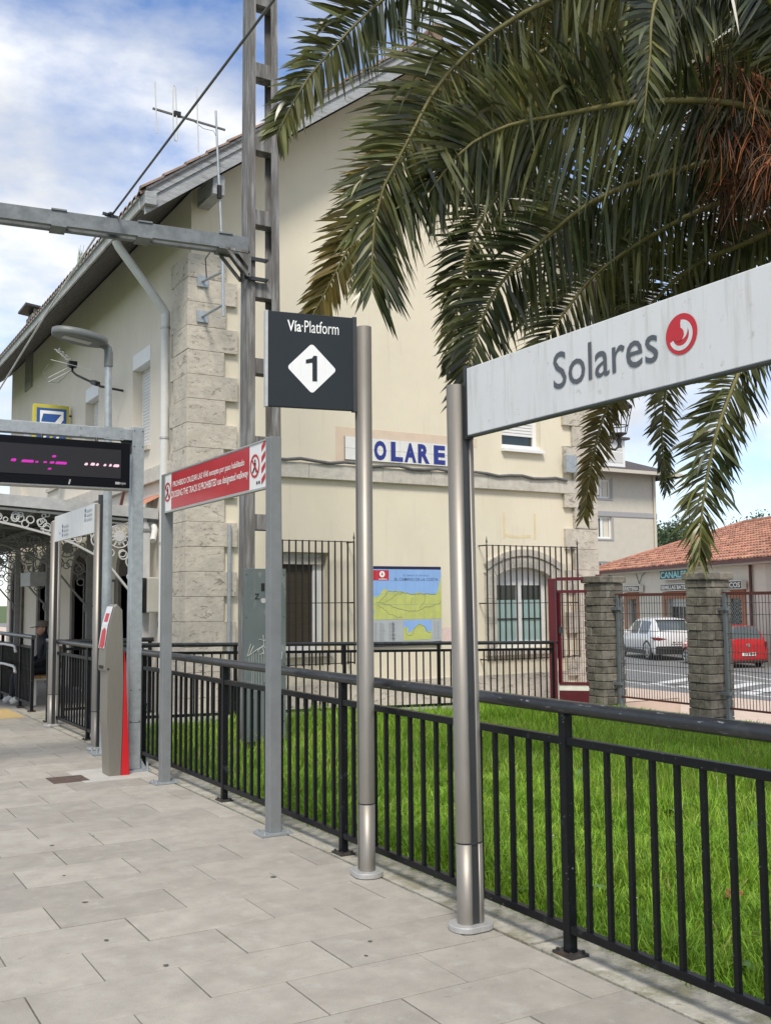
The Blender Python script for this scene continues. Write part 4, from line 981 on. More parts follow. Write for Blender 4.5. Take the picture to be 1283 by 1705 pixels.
fm('inset_land', [(.62,.08),(1.12,.09),(1.12,.20),(1.07,.22),(1.02,.19),(.99,.28),(.92,.33),(.85,.30),(.80,.25),(.74,.20),(.69,.19),(.70,.27),(.62,.28)], map_land, .004)
road([(.66,.27),(.67,.17),(.76,.15),(.82,.26),(.9,.32),(1.0,.28),(1.06,.19),(1.1,.19)],.004)
rd.build('routes', map_road, bd)
g_ = MB()
for i in range(1,8): x_ = XL+.0+i*.165; g_.add([(x_-.0012,13.1602,ZB+.4),(x_+.0012,13.1602,ZB+.4),(x_+.0012,13.1602,ZB+1.15),(x_-.0012,13.1602,ZB+1.15)], [(0,1,2,3)])
for z_ in (.62,.78,.98): g_.add([(XL,13.1602,ZB+z_),(XM,13.1602,ZB+z_),(XM,13.1602,ZB+z_+.0022),(XL,13.1602,ZB+z_+.0022)], [(0,1,2,3)])
g_.build('grid_lines', map_line, bd)
m = MB()
for c0, c1, w_ in ((.20,.30,.30),(.12,.17,.17),(.36,.50,.5),(.42,.47,.47),(1.17,1.20,1.2),(1.22,1.27,1.27)):
    for k in range(13):
        z_ = ZB+.09+k*.021; e = c0+(c1-c0)*rng.uniform(.6,1)
        m.add([(XL+c0,13.1610,z_),(XL+e,13.1610,z_),(XL+e,13.1610,z_+.009),(XL+c0,13.1610,z_+.009)], [(0,1,2,3)])
m.build('legend_print', band_m, bd)
text('EL CAMINO DE SANTIAGO', map_ink, bd, (XL+.62,13.165,ZB+1.045), XR_, UP_, .47, .026, off=.0)
text('EL CAMINO DE LA COSTA', map_ink, bd, (XL+.47,13.165,ZB+.98), XR_, UP_, .78, .042, off=.012)
fm('red_badge', [(.02,.985),(.37,.985),(.37,1.135),(.02,1.135)], redlogo_m, .003)
fm('badge_ring', circ(.255,1.075,.047), cream_white, .004); fm('badge_drop', [(.243,1.06),(.262,1.055),(.272,1.07),(.262,1.09),(.256,1.105),(.246,1.09),(.240,1.075)], redlogo_m, .005)
text('vodafone', cream_white, bd, (XL+.19,13.165,ZB+.993), XR_, UP_, .15, .022, off=.02, lift=.004)
# projecting illuminated sign on the front
ps = thing('projecting_sign', 'yellow framed blue projecting sign on the upper station front', 'sign', (4.6,20.0,4.6))
fr = MB().box(3.93,4.60,19.93,20.07,4.52,5.38).build('frame', ysign_m, ps, .01)
MB().box(3.99,4.545,19.922,19.93,4.58,5.31).build('face', bsign_m, fr)
oS = (3.99,19.922,4.58)
flat('white_band', [(.06,.40),(.42,.40),(.50,.52),(.50,.68),(.06,.68)], cream_white, fr, oS, XR_, UP_, .002); flat('blue_tail', [(.08,.46),(.34,.46),(.46,.62),(.12,.62)], bsign_m, fr, oS, XR_, UP_, .003)
for k,mt in enumerate((cream_white,ysign_m,cream_white)): flat('stripe', [(.05+.12*k,.02),(.10+.12*k,.02),(.38+.12*k-.1,.36),(.33+.12*k-.1,.36)], mt, fr, oS, XR_, UP_, .002)
for z_ in (4.7,5.2): MB().bar((4.6,20.0,z_),(4.68,20.0,z_),.03,.03).build('bracket', chan_m, ps)
# wall telephone
ph = thing('wall_payphone', 'grey and black wall telephone box beside the canopy column', 'telephone', (4.55,14.4,1.4))
MB().box(4.43,4.66,14.27,14.50,1.42,1.93).build('case', phone_m, ph, .02)
MB().box(4.34,4.429,14.29,14.48,1.42,1.92).build('front', stencil_m, ph, .02); MB().tube([(4.36,14.26,1.86),(4.33,14.24,1.7),(4.35,14.25,1.5)], .02, 8).build('handset', stencil_m, ph)
MB().tube([(4.62,14.30,1.42),(4.60,14.30,1.25),(4.62,14.30,1.12),(4.62,14.30,.9)], .01, 6).build('cord', stencil_m, ph)
# notice frame by the door
nb = MB().box(4.62,4.658,16.62,17.1,1.2,1.95).build('notice_frame', chan_m); tag(nb, 'narrow dark framed notice on the station front near doors', 'notice'); MB().box(4.615,4.6195,16.66,17.06,1.24,1.91).build('paper', cream2_m, nb)

# television aerial on a bracketed pole at the gable corner
ag = thing('tv_aerial', 'television aerial with upright elements on a bracketed pole at roof corner', 'aerial', (4.85,12.42,5.3))
YA = 12.42; KA = YA/13.0
def AP(x, z, dy=0): return (x*KA, YA+dy, 1.56+(z-1.56)*KA)
MB().tube([AP(5.06,5.50),AP(5.04,6.6)], .022, 8).tube([AP(5.035,6.4),AP(4.98,7.5)], .019, 8).tube([AP(4.98,7.4),AP(4.93,8.42)], .016, 8).build('pole', galv_m, ag)
bo = MB(); bo.bar(AP(4.03,8.235),AP(5.07,8.175),.022,.024); bo.build('boom', lead_m, ag)
for x_,z0,z1 in ((4.07,7.89,8.61),(4.66,7.76,8.68)): MB().tube([AP(x_+.015,z0,-.02),AP(x_-.02,z1,-.02)], .008, 6).build('element', alu_m, ag)
MB().tube([AP(*q,-.02) for q in ((4.31,8.05),(4.30,8.60),(4.31,8.625),(4.33,8.625),(4.34,8.60),(4.37,7.87),(4.36,7.845),(4.34,7.845),(4.33,7.87),(4.31,8.05))], .008, 6).build('dipole', alu_m, ag)
q = AP(4.37,8.235); MB().box(q[0]-.045,q[0]+.045,YA-.03,YA+.03,q[2]-.03,q[2]+.03).build('junction', stencil_m, ag); q = AP(4.985,7.25); MB().box(q[0]-.03,q[0]+.025,YA-.04,YA,q[2]-.09,q[2]+.09).build('amplifier', stencil_m, ag)
MB().tube([AP(4.55,8.22),AP(4.75,8.12),AP(4.90,8.12),AP(4.965,8.0)], .004, 5).build('lead', lead_m, ag)
for z0,z1 in ((5.99,6.13),(5.49,5.66)):
    b = MB().tube([(4.80,13.13,z0),AP(5.05,z1)], .02, 8).build('bracket', galv_m, ag); MB().box(4.72,4.88,13.11,13.128,z0-.08,z0+.08).build('wall_plate', galv_m, b)
MB().tube([(4.83,13.05,6.02),(4.72,12.8,6.2),(4.78,12.6,6.33),(4.9,12.5,6.30),(5.0,12.5,6.25),(5.15,12.5,6.12)], .009, 6).build('cable', lead_m, ag)
# second aerial on the front
a2 = thing('small_aerial', 'small black and white aerial on a bent arm from the station front', 'aerial', (4.6,16.4,5.0))
MB().tube([(4.62,16.3,5.02),(4.3,16.5,5.10),(4.24,17.9,5.56),(4.22,18.1,5.66),(4.22,18.15,5.80)], .02, 8).build('arm', stencil_m, a2)
MB().box(4.15,4.29,18.05,18.2,5.74,5.84).build('mount', stencil_m, a2); MB().obox((4.28,16.75,5.2),(0,1,.3),(1,0,0),(0,-.3,1),.16,.04,.035).build('amplifier', stencil_m, a2)
m = MB(); m.tube([(4.22,18.1,5.8),(4.02,18.5,6.1)], .008, 6)
for k in range(4):
    z_ = 5.86+k*.075; y_ = 18.15+k*.09; x_ = 4.19-k*.045
    m.bar((x_-.09,y_,z_+.02),(x_+.09,y_,z_-.02),.02,.012); m.bar((x_,y_,z_-.03),(x_,y_,z_+.05),.02,.02)
m.build('elements', alu_m, a2)
m = MB()
for dz in (0,.08): m.tube([(4.2,18.1,5.76-dz),(3.85,18.3,5.55-dz)], .006, 5)
m.tube([(4.45,17.2,5.5),(3.95,18.6,5.95)], .005, 5); m.build('directors', alu_m, a2)
MB().tube([(4.22,18.1,5.7),(4.0,18.2,5.45),(3.85,18.4,5.5),(3.8,18.5,5.7),(3.9,18.5,5.85)], .005, 5).build('cable', lead_m, a2)
# wrought lantern at the right corner
lt = thing('wall_lantern', 'black wrought iron wall lantern at the right corner of the station', 'lantern', (12.05,13.0,4.2))
c = Vector((12.28,12.95,0))
m = MB()
for i in range(6):
    a0, a1 = math.pi*i/3, math.pi*(i+1)/3
    p = [c+Vector((math.cos(a)*.235,math.sin(a)*.235,4.86)) for a in (a0,a1)]; q = [c+Vector((math.cos(a)*.13,math.sin(a)*.13,4.40)) for a in (a0,a1)]
    m.bar(p[0],q[0],.012,.012); m.bar(p[0],p[1],.02,.025); m.bar(q[0],q[1],.016,.02)
    mid = [x0*.3+x1*.7 for x0,x1 in zip(p,q)]; m.bar(mid[0],mid[1],.012,.014)
fo = m.build('frame', iron_m, lt)
MB().tube([c+Vector((0,0,4.86)),c+Vector((0,0,4.93)),c+Vector((0,0,5.04)),c+Vector((0,0,5.08)),c+Vector((0,0,5.14))], [.27,.2,.07,.05,.01], 6, True, False).build('hood', iron_m, lt)
MB().tube([c+Vector((0,0,4.40)),c+Vector((0,0,4.34)),c+Vector((0,0,4.30)),c+Vector((0,0,4.22)),c+Vector((0,0,4.16))], [.13,.03,.05,.03,.045], 8).build('stem', iron_m, lt)
m = MB(); m.tube([c+Vector((0,0,4.20)),c+Vector((-.08,.02,4.12)),c+Vector((-.18,.05,4.14)),c+Vector((-.22,.08,4.26)),c+Vector((-.30,.22,4.26))], .02, 8)
m.ring(c+Vector((-.14,.05,4.30)),(0,1,0),.06,.012,16,6); m.ring(c+Vector((-.22,.06,4.20)),(0,1,0),.05,.012,16,6); m.build('scroll_arm', iron_m, lt)
# ------------------------------------------------------------------ canopy along the station front
cg = thing('platform_canopy', 'grey platform canopy with ornate iron brackets along the station front', 'canopy', (4.5,20,0))
zc = lambda x: 2.93+(4.62-x)*.058
X0c, X1c = 1.35, 4.56
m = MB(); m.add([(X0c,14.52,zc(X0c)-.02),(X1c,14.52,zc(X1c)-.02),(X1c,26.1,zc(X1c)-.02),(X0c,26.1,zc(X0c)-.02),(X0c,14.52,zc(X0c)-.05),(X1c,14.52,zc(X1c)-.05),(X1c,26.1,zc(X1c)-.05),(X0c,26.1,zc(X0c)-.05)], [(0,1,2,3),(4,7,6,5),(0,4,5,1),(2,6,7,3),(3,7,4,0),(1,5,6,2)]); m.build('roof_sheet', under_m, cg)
m = MB(); y0, y1 = 14.47, 14.515
m.add([(X0c,y0,zc(X0c)+.0),(X1c+.08,y0,zc(X1c)),(X1c+.08,y0,zc(X1c)-.155),(X0c,y0,zc(X0c)-.155),(X0c,y1,zc(X0c)),(X1c+.08,y1,zc(X1c)),(X1c+.08,y1,zc(X1c)-.155),(X0c,y1,zc(X0c)-.155)], [(0,1,2,3),(4,7,6,5),(0,4,5,1),(1,5,6,2),(2,6,7,3),(3,7,4,0)]); m.build('end_fascia', canopy_m, cg)
MB().box(X0c-.03,X0c-.002,14.47,26.1,zc(X0c)-.16,zc(X0c)).build('front_fascia', canopy_m, cg)
y = 15.2
while y < 26: 
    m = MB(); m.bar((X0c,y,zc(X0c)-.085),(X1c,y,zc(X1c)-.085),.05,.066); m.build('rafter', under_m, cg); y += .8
for j in range(5):
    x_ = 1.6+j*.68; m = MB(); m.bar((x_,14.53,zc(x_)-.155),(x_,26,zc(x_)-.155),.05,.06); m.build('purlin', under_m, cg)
MB().tube([(4.56,14.52,2.80),(4.585,14.52,2.70),(4.57,14.40,2.62),(4.50,14.27,2.45)], .045, 10).build('outlet_pipe', alu_m, cg); MB().box(4.49,4.65,14.44,14.60,2.735,2.772).build('outlet', chan_m, cg)
for i in range(3):
    m = MB(); x_ = 4.585; yy = 14.5+i*.21; vs_ = []
    for xx,zz in ((4.36,2.955),(4.655,3.11)):
        for k in range(6): a = math.pi*k/5; vs_.append((xx,yy+.1-.1*math.cos(a),zz+.05*math.sin(a)))
    m.add(vs_, [(k,k+1,7+k,6+k) for k in range(5)]); m.build('ledge_tile', otile_m, cg)
for x_ in (4.0,4.2): m = MB(); m.bar((x_,14.9,zc(x_)),(x_+.06,14.9,zc(x_)+.30),.04,.04); m.build('strut', gutter_m, cg)
for bi, yb in enumerate((14.56,17.75,20.95,24.15)):
    co = MB().box(4.44,4.535,yb-.045,yb+.045,.0,2.78).build('column', bracketlit_m if bi == 0 else bracket_m, cg)  # nearest column gets the painted lit tone, the rest the shaded one
    m = MB()
    for z_ in (.05,1.5,2.6): m.box(4.425,4.55,yb-.06,yb+.06,z_,z_+.04)
    m.build('collar', bracket_m, co)
    b = MB(); mt = bracketlit_m if bi == 0 else bracket_m  # bracket tone follows its column: painted lit in front, painted shade behind
    arc = [(4.43,1.55),(4.36,1.62),(4.27,1.72),(4.12,1.90),(3.98,2.07),(3.75,2.25),(3.46,2.40),(3.1,2.53),(2.7,2.63),(2.2,2.73),(1.7,2.81)]
    for p,q in zip(arc,arc[1:]): b.bar((p[0],yb,p[1]),(q[0],yb,q[1]),.05,.028)
    b.bar((4.43,yb,zc(4.43)-.19),(1.5,yb,zc(1.5)-.19),.05,.03)
    # cast scrollwork: linked rings and a spoked boss
    for (x_,z_,r_) in ((4.10,2.52,.165),(4.30,2.16,.10),(4.34,1.93,.06),(4.30,2.68,.055),(4.16,2.25,.06),(3.98,2.28,.05),(3.84,2.66,.07),(3.80,2.46,.10),(3.58,2.62,.09),(3.52,2.47,.045),(3.36,2.60,.07),(3.2,2.66,.055),(3.02,2.68,.06),(2.86,2.72,.05),(2.66,2.74,.05),(4.38,2.40,.05),(4.36,2.55,.045)):
        b.ring((x_,yb,z_),(0,1,0),r_,.011,18,5)
        if r_ > .06: b.ring((x_+.01,yb,z_-.01),(0,1,0),r_*.5,.010,14,5)
    gq = random.Random(40+bi)
    for k in range(34):
        x_ = gq.uniform(2.0,4.36); za_ = float(np.interp(-x_,[-p[0] for p in arc],[p[1] for p in arc])); zb_ = zc(x_)-.2
        if zb_-za_ > .09: r_ = gq.uniform(.025,.055); b.ring((x_,yb,gq.uniform(za_+r_,zb_-r_*.6)),(0,1,0),r_,.009,12,4)
    for k in range(12):
        a = k*math.pi/6; b.bar((4.10+.05*math.cos(a),yb,2.52+.05*math.sin(a)),(4.10+(.12 if k%2 else .155)*math.cos(a),yb,2.52+(.12 if k%2 else .155)*math.sin(a)),.012,.02)
    b.disc((4.10,yb,2.52),(0,1,0),.075,.03,16)
    for P in ([(4.42,2.72),(4.2,2.70),(3.95,2.72),(3.7,2.55),(3.4,2.50),(3.0,2.60)],[(4.42,2.1),(4.24,2.3),(4.22,2.45)],[(3.9,2.3),(3.95,2.5),(3.9,2.72)],[(3.46,2.72),(3.66,2.66),(3.7,2.5)]):
        b.tube([(p[0],yb,p[1]) for p in P], .012, 6)
    b.build('bracket', mt, cg)
    MB().tube([(4.43,yb,1.57),(4.40,yb,1.5),(4.43,yb,1.42)], [.03,.02,.012], 8).build('drop', mt, co)
# grey box sign hanging under the canopy
gb = thing('hanging_box_sign', 'plain grey box sign hanging under the canopy', 'sign', (3.9,19.2,1.9))
MB().box(3.7,3.98,18.75,19.6,1.88,2.13).build('box', canopy_m, gb, .01); MB().bar((3.84,19.2,2.13),(3.84,19.2,2.86),.025,.025).build('hanger', bracket_m, gb)
# bench and the seated person on it
bt = thing('platform_bench', 'wooden bench with pale metal legs under the canopy', 'bench', (3.550,17.2,0))
for k in range(4): MB().box(3.300+k*.105,3.395+k*.105,16.3,18.2,.42,.455).build('seat_slat', bench_m, bt)
for k in range(3): MB().box(3.730+k*.02,3.755+k*.02,16.3,18.2,.56+k*.12,.65+k*.12).build('back_slat', bench_m, bt)
for y_ in (16.45,18.05):
    MB().box(3.320,3.370,y_-.03,y_+.03,0,.419).build('leg', alu_m, bt); m = MB().box(3.670,3.720,y_-.03,y_+.03,0,.419); m.bar((3.700,y_,.40),(3.790,y_,.92),.04,.04); m.build('leg', alu_m, bt); MB().box(3.371,3.669,y_-.02,y_+.02,.38,.418).build('seat_bearer', alu_m, bt)
def skin_body(name, V, Eg, rad, mat, loc, parent=None, sub=2):
    me = bpy.data.meshes.new(name); me.from_pydata(V, Eg, []); o = bpy.data.objects.new(name, me); col.objects.link(o)
    sk = o.modifiers.new('s', 'SKIN'); sk.use_smooth_shade = True
    for i,r_ in enumerate(rad): o.data.skin_vertices[0].data[i].radius = (r_ if isinstance(r_,tuple) else (r_,r_))
    o.data.skin_vertices[0].data[0].use_root = True
    sb = o.modifiers.new('u', 'SUBSURF'); sb.levels = sub; sb.render_levels = sub
    dg = bpy.context.evaluated_depsgraph_get(); dg.update(); m2 = bpy.data.meshes.new_from_object(o.evaluated_get(dg)); bpy.data.objects.remove(o)
    m2.materials.clear(); m2.materials.append(mat); b = bpy.data.objects.new(name, m2); link(b, parent); return b
pe = thing('person', 'person in dark clothes and brown cap sitting under the canopy', 'person', (3.5,16.8,.0))
px, py = 3.56, 16.8
V = [(px,py,.55),(px+.03,py,.78),(px+.02,py,.98),(px-.01,py,1.06),(px-.02,py,1.12),(px-.03,py,1.20),(px-.035,py,1.27),
     (px,py-.10,.53),(px-.42,py-.12,.50),(px-.40,py-.12,.10),(px-.52,py-.12,.045),
     (px,py+.10,.53),(px-.42,py+.12,.50),(px-.46,py+.12,.10),(px-.58,py+.12,.045),
     (px+.02,py-.19,.95),(px-.02,py-.24,.72),(px-.26,py-.16,.60),(px-.33,py-.12,.585),
     (px+.02,py+.19,.95),(px-.02,py+.24,.72),(px-.26,py+.16,.60),(px-.33,py+.12,.585)]
Eg = [(0,1),(1,2),(2,3),(3,4),(4,5),(5,6),(0,7),(7,8),(8,9),(9,10),(0,11),(11,12),(12,13),(13,14),(2,15),(15,16),(16,17),(17,18),(2,19),(19,20),(20,21),(21,22)]
rad = [(.14,.15),(.13,.15),(.12,.15),.06,.055,.085,.08,.09,.07,.045,.04,.09,.07,.045,.04,.065,.05,.04,.035,.065,.05,.04,.035]
body = skin_body('body', V, Eg, rad, cloth_m, None, pe)
hd_ = MB(); n = 12; rings_ = []
for k in range(9):
    t = math.pi*k/8; rings_.append((math.sin(t),-math.cos(t)))
vs_ = [(px-.04+.085*rr_*math.cos(2*math.pi*i/n)-.012*(1 if zz<0 else 0), py+.07*rr_*math.sin(2*math.pi*i/n), 1.17+.115*zz) for rr_,zz in rings_ for i in range(n)]
hd_.add(vs_, [(k*n+i,k*n+(i+1)%n,(k+1)*n+(i+1)%n,(k+1)*n+i) for k in range(8) for i in range(n)], True)
hd_.add([(px-.125,py-.012,1.18),(px-.125,py+.012,1.18),(px-.15,py,1.145),(px-.12,py,1.135),(px-.12,py,1.195)], [(0,2,3),(1,3,2),(0,4,2),(1,2,4)])
for s in (-1,1): hd_.tube([(px-.03,py+s*.068,1.19),(px-.02,py+s*.082,1.165),(px-.03,py+s*.07,1.14)], .014, 6)
hd_.build('head', skin_m, body)
m = MB(); n = 14
vs_ = [(px-.035+.10*math.cos(2*math.pi*i/n)*c_,py+.085*math.sin(2*math.pi*i/n)*c_,z_) for c_,z_ in ((1,1.20),(1.0,1.25),(.8,1.285),(.3,1.30)) for i in range(n)]
m.add(vs_, [(k*n+i,k*n+(i+1)%n,(k+1)*n+(i+1)%n,(k+1)*n+i) for k in range(3) for i in range(n)]+[tuple(range(3*n,4*n))], True)
m.add([(px-.10,py-.075,1.205),(px-.10,py+.075,1.205),(px-.20,py+.055,1.185),(px-.225,py,1.18),(px-.20,py-.055,1.185),(px-.10,py-.075,1.215),(px-.10,py+.075,1.215),(px-.20,py+.055,1.193),(px-.225,py,1.188),(px-.20,py-.055,1.193)], [(0,1,2,3,4),(5,9,8,7,6),(0,4,9,5),(4,3,8,9),(3,2,7,8),(2,1,6,7)]); m.build('cap', cap_m, body)
for a,b in ((9,10),(13,14)): MB().tube([V[a],(V[b][0]+.03,V[b][1],.06),V[b]], [.05,.055,.035], 8).build('shoe', shoe_m, body)

# ------------------------------------------------------------------ gate, stone pillars, mesh fence
gg = thing('garden_gate', 'maroon metal gate with wire mesh beside the station corner', 'gate', (10.2,11.9,-.05))
gA, gB = Vector((10.03,12.12,0)), Vector((10.52,11.62,0)); gd = (gB-gA).normalized(); gn = Vector((-gd.y,gd.x,0))
def gp(t, z): q = gA+gd*t; return (q.x,q.y,z)
Lg = (gB-gA).length
for t,w_,z1 in ((0,.11,1.88),(Lg,.09,1.93)): MB().obox(gp(t,(z1-.05)/2), gd, gn, (0,0,1), w_/2, .05, (z1+.05)/2).build('post', maroon_m, gg, .004)
MB().bar(gp(.06,1.87),gp(Lg-.05,1.87),.05,.05).build('lintel_bar', maroon_m, gg)
lf = MB(); lf.bar(gp(.08,1.68),gp(Lg-.06,1.68),.04,.045); lf.bar(gp(.08,.30),gp(Lg-.06,.30),.04,.045); lf.bar(gp(.10,.30),gp(.10,1.68),.045,.04); lf.bar(gp(Lg-.08,.30),gp(Lg-.08,1.68),.045,.04); lo_ = lf.build('leaf_frame', maroon_m, gg)
m = MB(); t = .14
while t < Lg-.1: m.bar(gp(t,.32),gp(t,1.66),.005,.005); t += .035
for k in range(8): m.bar(gp(.1,.45+k*.17),gp(Lg-.08,.45+k*.17),.005,.005)
m.build('wire_mesh', gutter_m, lo_); MB().bar(gp(.08,.235),gp(Lg-.06,.235),.02,.075).build('white_strip', signw_m, lo_); MB().bar(gp(.08,.085),gp(Lg-.06,.085),.03,.22).build('kick_plate', maroon_m, lo_); MB().obox(gp(.13,1.1), gd, gn, (0,0,1), .03, .045, .05).build('lock', chan_m, lo_)
def pillar(x0, y0, label, seed):
    g = random.Random(seed); W, D = .44, .38; z0 = -.10; nC = 17; hh = (1.80-z0)/nC
    t = thing('stone_pillar', label, 'pillar', (x0+W/2,y0+D/2,z0), 'stone pillars of the street fence')
    jit = [0]+[g.uniform(-.11,.11) for _ in range(nC-1)]+[0]
    MB().box(x0+.02,x0+W-.02,y0+.02,y0+D-.02,z0-.4,1.80).build('core', mortar_m, t)
    for c in range(nC):
        za, zb = z0+hh*(c+jit[c])+.004, z0+hh*(c+1+jit[c+1])-.004
        cut = x0+W*g.uniform(.28,.72); cutb = x0+W*g.uniform(.3,.7); j = lambda: g.uniform(-.009,.007)
        cy_ = y0+D*g.uniform(.35,.65)
        # two stones across the front, two down the side, each through the corner
        a = g.random() < .5
        yd = y0+.11
        MB().box(x0+j()+(0 if a else .09),cut-.003,y0+j(),yd,za,zb).build('brick', brick_m, t, .008)
        MB().box(cut+.003,x0+W+j(),y0+j(),yd+(.0),za,zb).build('brick', brick_m, t, .008)
        MB().box(x0+j(),x0+.085,(yd+.004 if a else y0+j()),cy_-.003,za,zb).build('brick', brick_m, t, .008)
        MB().box(x0+j(),x0+.10,cy_+.003,y0+D+j(),za,zb).build('brick', brick_m, t, .008)
        MB().box(x0+.12,cutb,y0+D-.10,y0+D+j(),za,zb).build('brick', brick_m, t, .008); MB().box(cutb+.006,x0+W+j(),y0+D-.10,y0+D+j(),za,zb).build('brick', brick_m, t, .008)
        MB().box(x0+W-.1,x0+W+j(),yd+.006,y0+D-.106,za,zb).build('brick', brick_m, t, .008)
    MB().box(x0-.035,x0+W*.46,y0-.035,y0+D+.035,1.803,1.905).build('cap_stone', brick_m, t, .015); MB().box(x0+W*.46+.004,x0+W+.035,y0-.035,y0+D+.035,1.803,1.90).build('cap_stone', brick_m, t, .015)
    return t
pillar(10.38,11.42,'grey stone brick pillar next to the maroon gate',3); pillar(10.40,9.42,'grey stone brick pillar standing between two mesh fence panels',4)
def mesh_panel(x, ya, yb, label, posty):
    t = thing('mesh_fence', label, 'fence', (x,ya,0), 'mesh fence panels along the street')
    for y_ in posty: 
        po = MB().box(x-.03,x+.03,y_-.025,y_+.025,-.3,1.62).build('post', meshpost_m, t, .003)
        for z_ in (.32,1.42): MB().box(x-.05,x+.05,y_-.05,y_+.10,z_-.02,z_+.02).build('clip', meshpost_m, po)
    MB().box(x-.02,x+.02,yb,ya,1.60,1.64).build('top_rail', gutter_m, t); MB().box(x-.015,x+.015,yb,ya,.12,.145).build('bottom_rail', gutter_m, t)
    m = MB(); y_ = ya-.03
    while y_ > yb: m.box(x-.0035,x+.0035,y_-.0035,y_+.0035,.145,1.60); y_ -= .05
    m.build('vertical_wires', mesh_m, t, kind='stuff')
    for z_ in (.38,.62,.86,1.10,1.35,1.50): MB().box(x-.009,x-.0036,yb,ya,z_-.004,z_+.004).build('cross_wire', mesh_m, t)
mesh_panel(10.62,11.37,9.85,'short mesh fence panel between the two stone pillars',[11.32])
mesh_panel(10.62,9.36,5.2,'mesh fence panel running right from the second stone pillar',[9.32,6.9,5.25])
kw = thing('fence_kerb_wall', 'low dark concrete kerb wall beneath the mesh fence', 'wall', (10.6,8,-.3))
y = 11.41
while y > -3:
    MB().box(10.36,10.74,y-1.24,y,-.5,-.02).build('coping', conc_m, kw, .01); y -= 1.25

